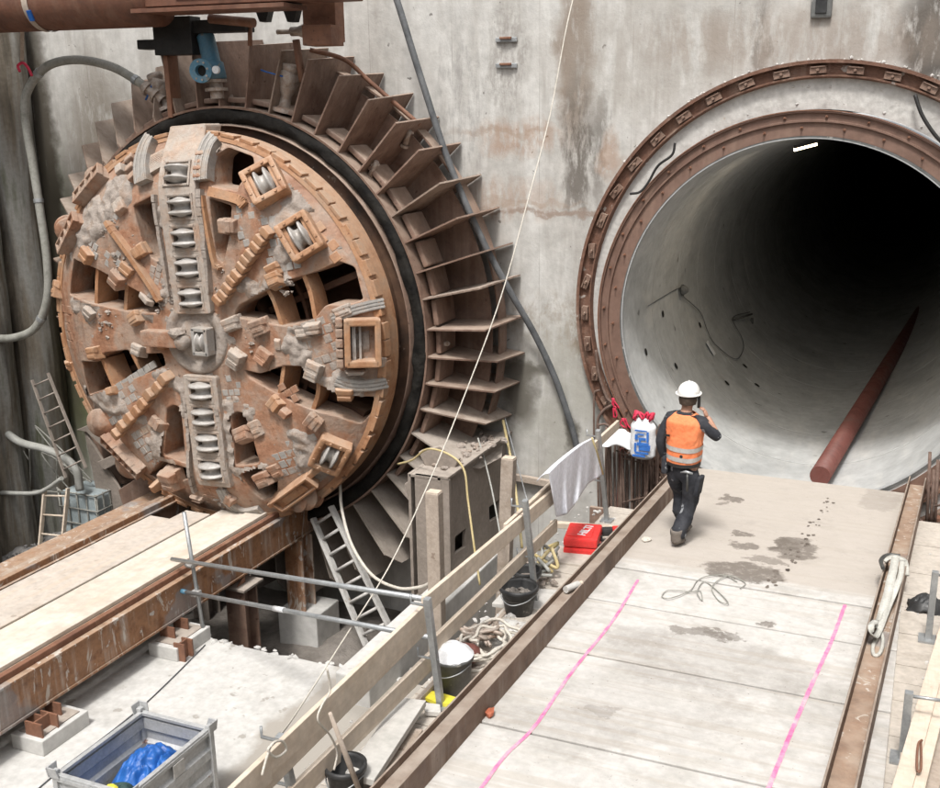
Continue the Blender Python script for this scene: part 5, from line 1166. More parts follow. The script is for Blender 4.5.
# ================================================================ REBAR beside the tunnel mouth
for i in range(38):
    px = 600+66*(i+random.random()*.6)/38; y = random.uniform(-.45, -.05); tpy = 430+random.uniform(-6, 30)+(8 if i > 8 else 0); b = atY(px, 560, y); tp = atY(px+random.uniform(-3, 3), tpy, y)
    pts = [b, b.lerp(tp, .5)+Vector((random.uniform(-.02, .02), 0, 0)), tp]
    if i % 4 == 0: pts += [tp+Vector((.04, 0, .12)), tp+Vector((.14, 0, .12)), tp+Vector((.17, 0, .02))]
    mb = MB().tube(spline(pts, 4), .016, 7); tag(mb.build('rebar', M['rebar']), 'rusty vertical reinforcing bar in the thicket below the left of the tunnel mouth', 'reinforcing bar', 'upright bars beside the tunnel mouth')
for i in range(10):
    y = random.uniform(-.5, -.1); a = atY(605+random.uniform(0, 40), 440+random.uniform(10, 80), y); b = a+Vector((random.uniform(.2, .7), random.uniform(-.1, .1), random.uniform(-.35, .35)))
    tag(MB().tube([a, b], .012, 6).build('rebar', M['rebar']), 'rusty bar lying across the upright bars left of the tunnel mouth', 'reinforcing bar', 'cross bars beside the tunnel mouth')
cable('bent_bar', 'bent steel bar curving up the wall left of the tunnel collar', 'reinforcing bar', [atY(*p, -.15) for p in ((598, 440), (598, 420), (604, 410), (612, 404), (607, 398), (602, 385), (598, 370), (596, 350))], .02, M['rebar'], 8)
cable('bent_bar', 'hooked steel bar standing on the wall above the jacket', 'reinforcing bar', [atY(*p, -.15) for p in ((594, 440), (594, 400), (595, 392), (600, 390))], .016, M['rebar'], 8)
for px, wd, m, lbl in ((637, .26, 'putty', 'grey stub of concrete pile behind the bars'), (620, .07, 'redpipe', 'narrow red plank standing behind the bars')):
    c = atY(px, 500, -.10 if wd > .2 else -.2); tag(MB().box((c.x, c.y, c.z-.1), (wd, .12, 1.7), bev=.02).build('pile_stub' if wd > .2 else 'board', M[m]), lbl, 'pile' if wd > .2 else 'board')
c = atY(628, 530, -.35); tag(MB().box((c.x, c.y, c.z-.1), (1.1, .05, .75), bev=.01).build('formwork_board', M['fin']), 'brown formwork board at the foot of the bars', 'board')
# plastic bag with blue print and a red top
pb = atY(643, 438, -.62); t = thing('plastic_bag', 'white plastic bag with blue print and red handles hanging on the bars', 'bag', tuple(pb))
def bag(u, v):
    a = 2*math.pi*u; z = .28-.56*v; w_ = .17*(1-.55*max(0, (.22-v)/.22)**1.2)*(1 if v < .93 else 1-(v-.93)*6); dd = .10*(1-.6*max(0, (.25-v)/.25))*(1 if v < .93 else 1-(v-.93)*8)
    q = 1+.10*noise.noise(Vector((math.cos(a)*2, math.sin(a)*2, v*4))); return pb+Vector((w_*q*math.cos(a), dd*q*math.sin(a), z))
grid(bag, 40, 24).build('bag_body', M['whiteplastic'], t)
for i, (dx, z, w_, h_) in enumerate([(.0, .13, .16, .02), (-.06, .04, .04, .07), (.06, -.08, .14, .05), (-.07, -.10, .03, .12), (-.02, -.21, .17, .03), (.02, .02, .10, .035), (.03, -.05, .16, .045), (.05, -.11, .15, .05), (.02, -.17, .18, .03), (.0, .08, .09, .02), (.09, .05, .03, .14), (-.01, -.03, .025, .12)]):
    MB().box(pb+Vector((dx, -.118+.02*abs(dx)*4, z)), (w_, .006, h_), bev=.002).build('print', M['bagblue'], t)
q = MB()
for k in range(7):
    a0 = pb+Vector((random.uniform(-.10, .10), random.uniform(-.04, .04), .24)); q.tube(spline([a0, a0+Vector((random.uniform(-.04, .06), 0, .07)), a0+Vector((random.uniform(-.06, .08), 0, .11)), a0+Vector((random.uniform(-.03, .10), -.03, .03))], 4), .016, 6)
q.build('handle', M['redtape'], t)
c = atY(621, 438, -.5); crumple(c.x, c.y, c.z-.1, .26, .14, .22, M['whiteplastic'], 'plastic_sheet', 'crumpled white and grey plastic lying on the bars left of the bag', 'plastic sheet', 12, 30)
for k, p in enumerate(((614, 402), (616, 412), (624, 422))):
    c = atY(*p, -.35); q = MB()
    for j in range(3): q.tube(spline([c, c+Vector((random.uniform(-.05, .05), 0, .05)), c+Vector((random.uniform(-.06, .06), 0, -.03)), c+Vector((random.uniform(-.05, .1), 0, -.08))], 4), .010, 6)
    tag(q.build('red_tape', M['redtape']), ['red tape tied to the top of the bars at the collar edge', 'red tape knotted just below the uppermost red knot', 'lowest of the three red tape knots on the bars'][k], 'tape', 'red tape knots on the bars')

# ================================================================ THINGS ON THE LEFT WALKWAY
zw = lambda y: dz(y, ZW)
# red tool case
a = atD(563, 553, ZW+.02); b = atD(597, 556, ZW+.02); c = atD(571, 526, ZW+.02)
yaw = math.atan2((b-a).y, (b-a).x); ctr = a+(b-a)*.5+(Matrix.Rotation(yaw, 3, 'Z') @ Vector((0, .23, .0))); ctr.z = zw(ctr.y)
rc = thing('tool_case', 'red plastic tool case with white lettering lying on the walkway', 'tool case', tuple(ctr)); Mz = Matrix.Rotation(yaw, 3, 'Z'); wX = (b-a).length
for (z, h, nm) in ((.055, .10, 'base'), (.160, .10, 'lid')): MB().box(ctr+Vector((0, 0, z)), (wX, .47, h), Mz, .025).build(nm, M['red'], rc)
MB().box(ctr+Mz@Vector((-.02, 0, .212)), (wX*.72, .34, .014), Mz, .006).build('lid_panel', M['red'], rc)
q = MB().tube([ctr+Mz@Vector(v) for v in ((wX/2, -.07, .09), (wX/2+.05, -.06, .09), (wX/2+.05, .06, .09), (wX/2, .07, .09))], .014, 8); q.build('handle', M['blackplastic'], rc)
for s in (-1, 1): MB().box(ctr+Mz@Vector((wX/2+.006, s*.12, .09)), (.02, .05, .06), Mz, .005).build('latch', M['blackplastic'], rc)
tc = bpy.data.curves.new('lettering', 'FONT'); tc.body = 'HILTI'; tc.size = .125; tc.extrude = .002; tc.align_x = 'CENTER'; tc.align_y = 'CENTER'; tc.offset = .003
to = bpy.data.objects.new('lettering_src', tc); COL.objects.link(to); dg = bpy.context.evaluated_depsgraph_get(); dg.update(); tme = bpy.data.meshes.new_from_object(to.evaluated_get(dg)); bpy.data.objects.remove(to)
Tm = Matrix.Translation(ctr+Mz@Vector((.03, 0, .2205))) @ Mz.to_4x4() @ Matrix.Rotation(R_(78), 4, 'Z'); q = MB(); q.add([Tm @ v.co for v in tme.vertices], [list(p.vertices) for p in tme.polygons]); q.build('lettering', M['whiteplastic'], rc)
p = atD(611, 536, ZW+.08); t = thing('power_tool', 'red and black hand tool lying beside the red case', 'tool', tuple(p))
MB().box(p+Vector((-.05, .02, .04)), (.16, .10, .09), Matrix.Rotation(.5, 3, 'Z'), .03).build('body', M['blackplastic'], t); MB().box(p+Vector((.05, .05, .06)), (.10, .09, .08), Matrix.Rotation(.5, 3, 'Z'), .02).build('head', M['red'], t)
# buckets
def bucket(px, py, r0, r1, h, label, m='blackplastic', fill='mudfloor', lid=False, z0=ZW, group=None):
    p = atD(px, py, z0); t = thing('bucket', label, 'bucket', tuple(p)); 
    MB().lathe([(.0, .001), (.0, r0), (h*.97, r1), (h, r1+.012), (h, r1), (h-.03, r1-.008), (.02, r0-.008), (.02, .001)], p, (0, 0, 1), 36).build('pail', M[m], t)
    MB().lathe([(h-.035, r1+.004), (h-.035, r1+.014), (h-.0, r1+.014), (h+.004, r1-.004)], p, (0, 0, 1), 36).build('rim', M[m], t)
    a = Vector((r1+.01, 0, 0)); MB().tube(spline([p+Vector((-r1-.01, 0, h-.05)), p+Vector((-r1*.7, -r1*.75, h-.09)), p+Vector((0, -r1-.03, h-.11)), p+Vector((r1*.7, -r1*.75, h-.09)), p+Vector((r1+.01, 0, h-.05))], 5), .005, 6).build('bail', M['galv'], [c for c in t.children][0] if t.children else t)
    if fill:
        q = MB(); q.lathe([(h*.62, r1*.93), (h*.66, .001)], p, (0, 0, 1), 24)
        for i in range(26):
            a = random.uniform(0, 6.3); r = r1*.75*math.sqrt(random.random()); q.rock(p+Vector((r*math.cos(a), r*math.sin(a), h*.66)), random.uniform(.015, .045), i, sub=1)
        q.build('contents', M[fill], t)
    return p, t
bucket(519, 612, .125, .17, .27, 'black bucket of mortar beside the second rail post', fill='mudfloor')
p, t = bucket(453, 688, .14, .155, .30, 'dark grey bucket with a dusty white bag on top, behind the nearer rail post', 'greyplastic', None)
def lid(u, v):
    a = 2*math.pi*u; r = .17*v; return p+Vector((r*math.cos(a), r*math.sin(a), .30+.09*(1-v**2)+.018*noise.noise(Vector((math.cos(a)*3*v, math.sin(a)*3*v, 2)))))
grid(lid, 36, 10).build('lid', M['whiteplastic'], t)
bucket(347, 797, .10, .125, .25, 'black bucket spattered with white at the bottom of the walkway', fill=None)
bp_, t = bucket(527, 592, .10, .13, .24, 'black bucket pushed in behind the mortar bucket', fill='mud')
# stick leaning in the bucket
a = atD(366, 808, ZW); b = atX(330, 713, XP+.16); tag(MB().tube([a, a.lerp(b, .5), b], [.016, .018, .012], 8).build('stick', M['oldwood']), 'dirty stick leaning over the nearest black bucket against the rail', 'stick')
# boards
def loose_board(p4, z0, th, m, label, nm='board'):
    P = [atD(*q, z0) for q in p4]; tag(MB().prism(P, (0, 0, -th)).build(nm, M[m], bevel=.004), label, 'board', 'loose boards on the walkway')
loose_board([(400, 697), (426, 700), (374, 780), (345, 772)], ZW+.16, .05, 'greyboard', 'wide pale grey board lying on the walkway near the bucket')
loose_board([(414, 728), (423, 729), (372, 800), (358, 800)], ZW+.06, .04, 'oldwood', 'narrow brown board beside the wide grey one')
loose_board([(492, 603), (547, 610), (560, 590), (508, 585)], ZW+.03, .04, 'greyboard', 'flat pale board behind the mortar bucket')
loose_board([(545, 560), (606, 568), (612, 552), (556, 545)], ZW+.03, .05, 'board', 'pale board in front of the red case')
tag(MB().beam(atD(550, 524, ZW+.04), atD(618, 529, ZW+.04), .07, .07, bev=.01).build('timber_batten', M['wood']), 'timber batten closing the far end of the walkway behind the red case', 'timber')
loose_board([(424, 702), (440, 704), (441, 712), (425, 711)], ZW+.05, .04, 'greyboard', 'small grey block beside the yellow wrapper')
tag(MB().prism([atD(*q, ZW+.05) for q in ((424, 690), (436, 691), (456, 697), (452, 704), (436, 702), (425, 697))], (0, 0, -.03)).build('wrapper', M['yellow']), 'flat yellow wrapper lying by the nearer rail post', 'wrapper')
# orange pipe fitting
p = atD(458, 652, ZW+.12); t = thing('plastic_fitting', 'orange-brown plastic pipe fitting lying beside the coiled hose', 'pipe fitting', tuple(p))
d = Vector((-.8, -.35, .15)).normalized(); M['terracotta'] = mat('terracotta_plastic', [(.38, .10, .05), (.45, .15, .08)], 8, .6, bump=.05)
MB().lathe([(-.18, .001), (-.18, .055), (-.12, .085), (.02, .085), (.05, .07), (.18, .075), (.18, .063), (.04, .06)], p, d, 20).build('barrel', M['redpipe'], t); MB().lathe([(.10, .078), (.19, .082), (.19, .068), (.10, .066)], p, d, 20, smooth=False).build('socket', M['terracotta'], t)
# coiled hose
t = thing('coiled_hose', 'coil of pale grey hose beside the ramp beam', 'hose', tuple(atD(488, 655, ZW))); cc = atD(488, 652, ZW+.06)
pts = []
for k in range(150):
    a = k*.24; r = .20+.08*math.sin(k*.071)+.02*math.sin(k*1.3); pts.append(cc+Vector((r*math.cos(a)*.85, r*math.sin(a)*1.25, .012+.0009*k+.012*math.sin(k*.9))))
MB().tube(spline(pts, 2), .0135, 8).build('coil', M['rope'], t)
c = atD(478, 640, ZW+.10); q = MB()
for k in range(16): q.tube(spline([c+Vector((random.gauss(0, .08), random.gauss(0, .1), random.uniform(0, .1))) for _ in range(4)], 4), .017, 6)
tag(q.build('chain_heap', M['brass']), 'brown knotted heap of chain beside the coiled hose', 'chain')
q = MB()
for i in range(150):
    p = atD(505+random.gauss(0, 11), 636+random.gauss(0, 9), ZW); q.rock(p, random.uniform(.012, .05), i, sub=1)
tag(q.build('debris', M['putty'], fix=False), kind='stuff')
q = MB()
for i in range(240):
    y = random.uniform(-9, -1.7); x = random.uniform(-2.2, -1.75) if random.random() < .7 else random.uniform(1.65, 2.6); q.rock((x, y, dz(y, ZW if x < 0 else -2.04)), random.uniform(.006, .022), i, sub=1)
tag(q.build('debris', M['putty'], fix=False), kind='stuff')
for k in range(9):
    c = atD(548+random.uniform(-9, 8), 566+random.uniform(-14, 10), ZW+.08); pts = [c+Vector((random.uniform(-.16, .16), random.uniform(-.2, .2), random.uniform(-.05, .22))) for _ in range(4)]
    cable('loose_hose', 'one of the short pale and yellow hoses bundled at the second rail post', 'hose', pts, .018, M['yellowhose'] if k % 3 == 0 else M['greyhose'], 8, 'hoses bundled at the rail post')
q = MB()
for i in range(60): q.rock(atD(533+random.gauss(0, 9), 575+random.gauss(0, 6), ZW+.06), random.uniform(.02, .05), i, sub=1)
tag(q.build('debris', M['mud'], fix=False), kind='stuff')
# can on the beam
p = atD(573, 590, -1.84); t = thing('spray_can', 'small white spray can lying on the left ramp beam', 'can', tuple(p)); d = Vector((.35, .9, -.05)).normalized()
MB().lathe([(-.10, .001), (-.10, .032), (.07, .032), (.085, .02)], p+Vector((0, 0, .035)), d, 18, smooth=False).build('can_body', M['putty'], t); MB().lathe([(.085, .022), (.12, .022), (.12, .001)], p+Vector((0, 0, .035)), d, 14, smooth=False).build('cap', M['wood'], t)
# small stones on deck
for (px, py) in ((646, 541), (490, 716)):
    tag(MB().rock(atD(px, py)+Vector((0, 0, .02)), .04, px, sub=2).build('stone', M['rope'] if px > 500 else M['terracotta']), 'small pale lump on the deck beside the left beam' if px > 500 else 'small orange brick chip on the deck against the left beam', 'stone')
# wire rope on deck
cable('wire_rope', 'loose tangle of thin grey wire rope lying on the ramp', 'rope', [atD(*p)+Vector((0, 0, .012+.006*(i % 3))) for i, p in enumerate([(737, 583), (725, 577), (708, 578), (697, 582), (690, 592), (672, 600), (662, 598), (668, 592), (690, 594), (700, 592), (702, 602), (697, 594), (705, 583), (722, 597), (728, 606), (718, 601), (712, 588), (728, 578), (745, 584), (740, 590)])], .005, M['hose'], 6, k=7)
# sling on the right beam
t = thing('lifting_sling', 'pale grey lifting sling draped over the right ramp beam', 'sling', tuple(atD(885, 600, -1.75)))
def ribbon(pts, wd, th, m, nm):
    S = spline(pts, 8); mb = MB(); V = []
    for i, p in enumerate(S):
        tt = (S[min(i+1, len(S)-1)]-S[max(i-1, 0)]).normalized(); n = tt.cross(Vector((0, 0, 1)))
        n = Vector((1, 0, 0)) if n.length < .2 else n.normalized(); q = .012*math.sin(i*.8); V += [p-n*wd/2, p+n*wd/2+Vector((0, 0, q)), p+n*wd/2+Vector((0, 0, -th+q)), p-n*wd/2-Vector((0, 0, th))]
    Fc = [(4*i+k, 4*i+(k+1) % 4, 4*i+4+(k+1) % 4, 4*i+4+k) for i in range(len(S)-1) for k in range(4)]+[(0, 1, 2, 3), tuple(4*len(S)-4+k for k in (3, 2, 1, 0))]
    mb.add(V, Fc, True); return mb.build(nm, M[m], t)
zt_ = -1.77
ribbon([atD(896, 556, zt_+.03), atD(892, 575, zt_+.05), atD(886, 600, zt_-.02), atD(878, 628, zt_-.07)], .075, .012, 'sling', 'webbing')
ribbon([atD(903, 560, zt_+.03), atD(899, 580, zt_+.04), atD(889, 605, zt_-.04), atD(876, 636, zt_-.06), atD(871, 626, zt_+.05), atD(876, 620, zt_-.02)], .05, .012, 'sling', 'webbing')
ribbon([atD(884, 560, zt_+.02), atD(894, 556, zt_+.04), atD(904, 560, zt_+.02), atD(906, 574, zt_-.05)], .06, .02, 'sling', 'webbing')
MB().tube(spline([atD(*p, -1.88) for p in ((879, 628), (883, 640), (880, 653), (874, 655), (873, 646), (879, 634))], 6), .016, 8).build('eye_loop', M['sling'], t)
MB().tube(spline([atD(*p, zt_+.03) for p in ((883, 568), (881, 560), (888, 555), (900, 556))], 6), .02, 8).build('shackle', M['slingdark'], t)

# ================================================================ RIGHT WALKWAY
ZR = -2.04
gt = thing('timber_rail', 'pale timber rails leaning along the right walkway', 'timber', tuple(atD(930, 700, ZR)))
X2 = 2.3
def beamX(a, b, x, w_, h, m, nm, par): MB().beam(atX(*a, x), atX(*b, x), w_, h, bev=.006).build(nm, M[m], par)
MB().beam(atD(899, 800, -1.72), atD(958, 590, -1.72), .11, .05, bev=.006).build('board', M['wood'], gt); MB().beam(atD(914, 800, -1.74), atD(966, 600, -1.74), .09, .05, bev=.006).build('board', M['wood'], gt)
for a_, b_ in (((905, 775), (915, 740)), ((940, 650), (948, 625))): MB().box(atD(*a_, -1.86), (.08, .08, .26)).build('batten', M['oldwood'], gt)
MB().tube(spline([atD(*p, -1.68) for p in ((921, 742), (921, 768), (917, 769), (918, 745), (922, 740))], 4), .008, 6).build('hook', M['rust'], gt)
tag(MB().beam(atD(925, 800, ZR+.1), atD(960, 715, ZR+.1), .12, .12, bev=.01).build('timber', M['oldwood']), 'brown timber at the bottom right corner', 'timber')
for i, (b, tp, lbl) in enumerate([((902, 760), (907, 688), 'galvanised rail post standing on the right walkway'), ((928, 640), (934, 560), 'galvanised rail post by the right edge near the sling')]):
    P0 = atD(*b, ZR); T = P0+Vector((0, 0, .52+.12*i)); t = thing('rail_post', lbl, 'post', tuple(P0), 'rail posts on the right walkway')
    MB().beam(P0, T, .055, .05, up=(0, 1, 0), bev=.006).build('tube', M['galv'], t); MB().tube([T+Vector((0, 0, -.03)), T+Vector((.22, 0, -.02))], .012, 6).build('hook', M['galv'], t); MB().box(P0+Vector((0, 0, .01)), (.16, .16, .02)).build('base_plate', M['galv'], t)
p = atD(926, 608, ZR); crumple(p.x, p.y, p.z, .16, .14, .14, M['blackplastic'], 'cloth', 'black crumpled cloth on the right walkway by the post', 'cloth', 21, 26)
p = atD(940, 684, ZR+.1); tag(MB().rock(p, .07, 3).build('brick_piece', M['terracotta']), 'small red lump behind the right timber rails', 'brick')
for i in range(14):
    y = random.uniform(-1.2, -.15); a = atY(910+random.uniform(0, 35), 500+random.uniform(0, 60), y); b = a+Vector((random.uniform(.3, .9), random.uniform(-.3, .3), random.uniform(-.35, .3)))
    tag(MB().tube([a, b], .016, 6).build('scaffold_tie', M['rebar'] if i % 2 else M['hose']), 'thin steel bar in the tangle right of the right ramp beam', 'steel bar', 'steel bars tangled right of the ramp')
tag(MB().beam(atY(905, 562, -.9), atY(945, 525, -.5), .07, .06, bev=.01).build('timber_strut', M['oldwood']), 'slanting brown timber among the bars right of the ramp', 'timber')
tag(MB().box((2.6, -.25, -2.35), (1.6, .12, .3)).build('steel_waler', M['rust']), 'rusty steel flange right of the ramp end', 'steel plate')
tag(MB().box((2.5, -.55, -2.75), (1.6, .1, .16)).build('steel_waler', M['rust']), 'lower rusty steel plate right of the ramp end', 'steel plate')
for i, (px, tp) in enumerate(((930, 452), (934, 470), (938, 460))):
    a = atY(px-4, 540, -.4); b = atY(px, tp, -.4); tag(MB().tube([a, b], .02, 7).build('rebar', M['rebar']), 'dark upright bar at the right edge beyond the ramp beam', 'reinforcing bar', 'upright bars at the right edge')
# ================================================================ WORKER
def skin_mesh(nodes, edges, name, m, parent, sub=2, root=0):
    me = bpy.data.meshes.new('tmp'); me.from_pydata([n[0] for n in nodes], edges, []); ob = bpy.data.objects.new('tmp', me); COL.objects.link(ob)
    md = ob.modifiers.new('Skin', 'SKIN'); md.use_smooth_shade = True
    for i, n in enumerate(nodes):
        r = n[1]; r = (r, r) if not isinstance(r, tuple) else r
        sv = me.skin_vertices[0].data[i]; sv.radius = r; sv.use_root = (i == root)
    s = ob.modifiers.new('Sub', 'SUBSURF'); s.levels = sub; s.render_levels = sub
    dg = bpy.context.evaluated_depsgraph_get(); dg.update(); e = bpy.data.meshes.new_from_object(ob.evaluated_get(dg)); bpy.data.objects.remove(ob)
    e.name = name; e.materials.clear(); e.materials.append(M[m]); e.polygons.foreach_set('use_smooth', [True]*len(e.polygons))
    o = bpy.data.objects.new(name, e); COL.objects.link(o); o.parent = parent; return o
foot = atD(680, 541); WS = .955
wk = thing('person', 'worker in orange vest, white helmet and dark trousers walking into the tunnel', 'person', tuple(foot))
wk.rotation_euler = (0, 0, R_(-8)); wk.scale = (WS, WS, WS)
def mb_local(mb, name, m, parent=wk, bevel=0):
    me = bpy.data.meshes.new(name); me.from_pydata([tuple(p) for p in mb.v], [], mb.f); me.materials.append(M[m])
    me.polygons.foreach_set('use_smooth', mb.sm); bm = bmesh.new(); bm.from_mesh(me); bmesh.ops.recalc_face_normals(bm, faces=bm.faces[:]); bm.to_mesh(me); bm.free()
    o = bpy.data.objects.new(name, me); COL.objects.link(o); o.parent = parent; return o
# local frame: x right, y forward (into the tunnel), z up; body mesh, one continuous surface
HIP = (0, .02, .93); 
RK, RA = (.085, .05, .50), (.03, -.17, .14)          # right leg trails
LK, LA = (-.085, .20, .51), (-.05, .26, .10)
SH_R, EL_R, WR_R = (.21, .02, 1.42), (.37, .06, 1.24), (.205, .13, 1.45)
SH_L, EL_L, WR_L = (-.20, .02, 1.42), (-.27, -.02, 1.14), (-.24, .06, .90)
body = [(HIP, .10), ((0, .03, 1.12), (.12, .09)), ((0, .03, 1.32), (.155, .11)), ((0, .02, 1.45), (.08, .075)), ((.005, .03, 1.53), .056), ((.01, .045, 1.60), .07), ((.012, .05, 1.68), (.082, .098)), ((.012, .05, 1.75), (.07, .085)),
        ((.10, .02, .88), .065), (RK, .045), (RA, .034), ((.03, -.05, .05), .03), ((-.10, .03, .88), .065), (LK, .045), (LA, .034), ((-.055, .33, .05), .03),
        (SH_R, .055), (EL_R, .042), (WR_R, .028), (SH_L, .055), (EL_L, .042), (WR_L, .028)]
E_ = [(0, 1), (1, 2), (2, 3), (3, 4), (4, 5), (5, 6), (6, 7), (0, 8), (8, 9), (9, 10), (10, 11), (0, 12), (12, 13), (13, 14), (14, 15), (2, 16), (16, 17), (17, 18), (2, 19), (19, 20), (20, 21)]
skin_mesh(body, E_, 'body', 'skin', wk)
# face parts: nose, ears
q = MB()
for s in (-1, 1): q.lathe([(-.008, .001), (-.008, .022), (.008, .026), (.010, .001)], (.012+s*.083, .045, 1.655), (s, 0, .1), 12)
mb_local(q, 'ear', 'skin'); q = MB(); q.lathe([(0, .018), (.03, .012), (.042, .001)], (.03, .135, 1.655), (.15, 1, -.1), 10); mb_local(q, 'nose', 'skin')
q = MB()
for s in (-1, 1): q.lathe([(0, .012), (.006, .001)], (.02+s*.032, .138, 1.68), (0, 1, 0), 8)
mb_local(q, 'eye', 'hair'); mb_local(MB().tube([(-.005, .14, 1.62), (.02, .143, 1.617), (.045, .14, 1.62)], .006, 6), 'mouth', 'redpipe')
def hr(u, v):
    a = math.pi*(1.0+u*1.0)+.0; z = 1.585+.11*v; r = .088+.012*math.sin(v*3)+.004*noise.noise(Vector((u*20, v*6, 0))); return (.012+r*math.cos(a)*1.0, .045+(r+.018)*math.sin(a), z)
mb_local(grid(hr, 24, 8), 'hair', 'hair')
# trousers and boots
tr = [((0, .02, .97), (.18, .135)), ((0, .02, .88), (.175, .145)), ((.10, .02, .80), (.125, .135)), ((.105, .03, .66), (.112, .118)), (RK, .098), ((.065, .01, .34), .098), ((RA[0], RA[1]+.01, .17), (.088, .094)), ((RA[0], RA[1]+.0, .09), .088),
      ((-.10, .04, .80), (.12, .13)), ((-.10, .08, .66), (.105, .11)), (LK, .095), ((-.07, .13, .32), .095), ((LA[0], LA[1], .14), (.086, .09)), ((LA[0], LA[1], .08), .084)]
skin_mesh(tr, [(0, 1), (1, 2), (2, 3), (3, 4), (4, 5), (5, 6), (6, 7), (1, 8), (8, 9), (9, 10), (10, 11), (11, 12), (12, 13)], 'trousers', 'navy', wk)
mb_local(MB().box((.20, -.02, .70), (.05, .16, .22), Matrix.Rotation(.15, 3, 'Y'), .02), 'pocket', 'navy'); mb_local(MB().box((-.19, -.02, .88), (.07, .14, .2), None, .03), 'tool_pouch', 'navy')

for (ax_, ay_, az_, tl, dr) in ((RA[0], RA[1]-.01, .0, .30, .0), (LA[0], LA[1]-.03, .0, 0, 0)):
    q = MB()
    prf = [(-.085, .040, .005, .085), (-.05, .05, .0, .10), (.02, .046, .0, .085), (.09, .05, .0, .07), (.15, .045, .004, .055), (.185, .025, .012, .04)]
    V = []; n = 14
    for (y, w_, zb, zt) in prf:
        zr = tl*max(0, .10-y)*.9
        for k in range(n):
            a = 2*math.pi*k/n; c_, s_ = math.cos(a), math.sin(a); V.append((ax_+w_*c_, ay_+y+.02, zr+zb+(zt-zb)*(.5+.5*s_)))
    Fc = [(i*n+k, i*n+(k+1) % n, (i+1)*n+(k+1) % n, (i+1)*n+k) for i in range(len(prf)-1) for k in range(n)]+[list(range(n)), [(len(prf)-1)*n+k for k in range(n)][::-1]]
    q.add(V, Fc, True); q.lathe([(.06, .06), (.15, .062), (.19, .066), (.19, .05)], (ax_, ay_-.02, tl*.08), (0, 0, 1), 16); q2 = mb_local(q, 'boot', 'boot')
# jacket: torso and both sleeves
jk = [((0, .02, .90), (.182, .142)), ((0, .03, 1.14), (.17, .12)), ((0, .02, 1.34), (.175, .12)), ((0, .015, 1.47), (.10, .08)), ((.005, .02, 1.51), (.068, .066)),
      ((.195, .02, 1.41), .075), ((.275, .03, 1.32), .066), (EL_R, .060), ((.30, .085, 1.30), .053), ((.225, .12, 1.40), .042), ((-.185, .02, 1.41), .075), ((-.235, .0, 1.28), .066), (EL_L, .060), ((-.26, .02, 1.02), .052), ((-.245, .05, .93), .042)]
skin_mesh(jk, [(0, 1), (1, 2), (2, 3), (3, 4), (2, 5), (5, 6), (6, 7), (7, 8), (8, 9), (2, 10), (10, 11), (11, 12), (12, 13), (13, 14)], 'jacket', 'navy', wk)
# hi-vis vest, a shell round the torso with two reflective bands
def vest(u, v, off=0, z0=.93, z1=1.485):
    a = 2*math.pi*u; z = z0+(z1-z0)*v; t = (z-.90)/.585
    rx = (.190+.022*t-.0*t) if t < .82 else (.208-.105*((t-.82)/.18)**1.6); ry = .152+.008*math.sin(t*3) if t < .85 else .158-.05*((t-.85)/.15)
    q = 1+.03*noise.noise(Vector((math.cos(a)*2.5, math.sin(a)*2.5, z*6)))+.012*noise.noise(Vector((math.cos(a)*7, math.sin(a)*7, z*16)))
    e = 2.6; c_, s_ = math.cos(a), math.sin(a); X = math.copysign(abs(c_)**(2/e), c_); Y = math.copysign(abs(s_)**(2/e), s_)
    return ((rx*(.93+.07*min(1,t*1.4))+off)*X*q, .022+(ry+off)*Y*q, z+.012*math.sin(a*2+1)*(1-t))
o = mb_local(grid(vest, 72, 40), 'vest', 'orange'); md = o.modifiers.new('S', 'SOLIDIFY'); md.thickness = .006
for zc in (1.00, 1.11):
    mb_local(grid(lambda u, v: vest(u, v, .005, zc-.026, zc+.026), 72, 4), 'reflective_band', 'reflect')
mb_local(MB().lathe([(0, .019), (.008, .001)], (.025, -.137, 1.035), (0, -1, 0), 10), 'badge', 'black'); mb_local(MB().box((-.15, -.135, 1.25), (.07, .01, .022)), 'mark', 'black')
# collar of the vest, belt, hammer holder
mb_local(MB().lathe([(.91, .185), (.95, .185)], (0, .02, 0), (0, 0, 1), 32), 'belt', 'black')
mb_local(MB().tube([(.03, -.145, .86), (.10, -.165, .885), (.17, -.15, .87)], [.008, .016, .012], 8), 'hammer_head', 'galv'); mb_local(MB().tube([(.11, -.155, .875), (.115, -.15, .66)], .012, 8), 'hammer_handle', 'slingdark')
# helmet
hm = []
def hel(u, v):
    a = 2*math.pi*u; th = v*math.pi/2; r = .128*math.cos(th)**.85 if v < 1 else 0; z = 1.70+.125*math.sin(th); return (.012+r*math.cos(a)*.93, .05+r*math.sin(a)*1.12, z+.004*math.sin(a))
mb_local(grid(hel, 48, 14), 'helmet', 'helmet')
q = MB(); q.lathe([(.0, .120), (-.004, .142), (.004, .144), (.010, .124)], (.012, .05, 1.70), (0, -.06, 1), 48)
def brim(u, v):
    a = math.pi*(.15+.7*u); r = .135+.055*v*math.sin(math.pi*u); return (.012+r*math.cos(a)*.93, .05+r*math.sin(a)*1.1, 1.703-.012*v)
grid(brim, 20, 4, q); o = mb_local(q, 'helmet_brim', 'helmet'); md = o.modifiers.new('S', 'SOLIDIFY'); md.thickness = .004
mb_local(MB().tube([(.012, .05+.10, 1.79), (.012, .05, 1.832), (.012, -.05, 1.79)], .012, 8), 'helmet_ridge', 'helmet')
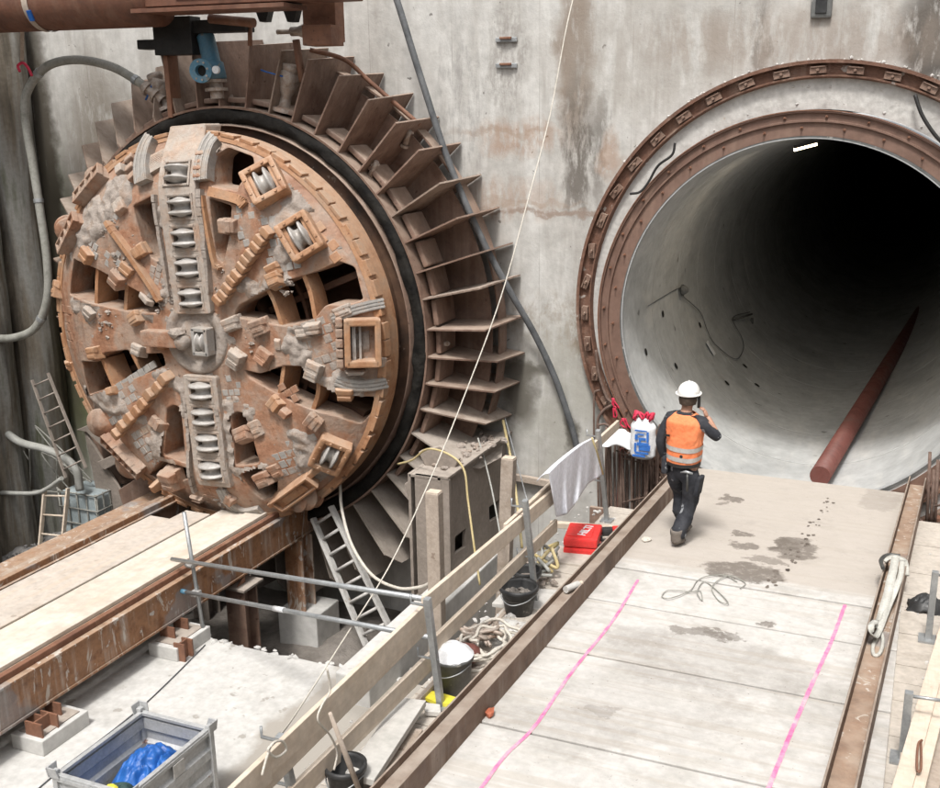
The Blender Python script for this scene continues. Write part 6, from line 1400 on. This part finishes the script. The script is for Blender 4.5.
mb_local(MB().lathe([(0, .100), (.045, .098)], (.012, .045, 1.655), (0, 0, 1), 30), 'helmet_band', 'black')
# hands: palm, four fingers and thumb each
def hand(w, dirv, side, curl, m, nm, palm_n):
    w = Vector(w); d = Vector(dirv).normalized(); n = Vector(palm_n); n = (n-d*n.dot(d)).normalized(); s = d.cross(n)*side
    N = [(tuple(w), .026), (tuple(w+d*.045), (.036, .018)), (tuple(w+d*.085), (.040, .017))]; E = [(0, 1), (1, 2)]
    o1 = skin_mesh(N, E, nm, m, wk, 2)
    for k, L in enumerate((.072, .082, .077, .060)):
        b = w+d*.075+s*(.030-.020*k); P = [(tuple(b), .0105)]; dd = d.copy()
        for j, f in enumerate((.42, .33, .28)):
            dd = (dd*math.cos(curl)+n*math.sin(curl)).normalized(); b = b+dd*L*f; P.append((tuple(b), .0098-.0012*j))
        skin_mesh(P, [(0, 1), (1, 2), (2, 3)], 'finger', m, wk, 1)
    b = w+d*.025+s*.028; P = [(tuple(b), .013), (tuple(b+s*.022+d*.022+n*.008), .011), (tuple(b+s*.03+d*.05+n*.02), .0095)]; skin_mesh(P, [(0, 1), (1, 2)], 'thumb', m, wk, 1)
hand((.205, .125, 1.435), (-.45, .05, 1), -1, .45, 'skin', 'hand', (-1, -.1, -.2))
hand((-.243, .055, .915), (.02, .05, -1), 1, .40, 'glove', 'hand', (.9, .3, 0))
mb_local(MB().box((.115, .10, 1.60), (.018, .06, .12), bev=.005), 'phone', 'black')

# cloth folds
for nm, tex_s, st_ in (('trousers', .10, .035), ('jacket', .09, .026), ('vest', .13, .03)):
    for o in bpy.data.objects:
        if o.parent == wk and o.name == nm:
            tx = bpy.data.textures.new(nm, 'CLOUDS'); tx.noise_scale = tex_s; tx.noise_depth = 2
            if nm != 'vest': sb = o.modifiers.new('Sub', 'SUBSURF'); sb.levels = 1; sb.render_levels = 1
            md = o.modifiers.new('Folds', 'DISPLACE'); md.texture = tx; md.strength = st_; md.mid_level = .5; md.texture_coords = 'LOCAL'
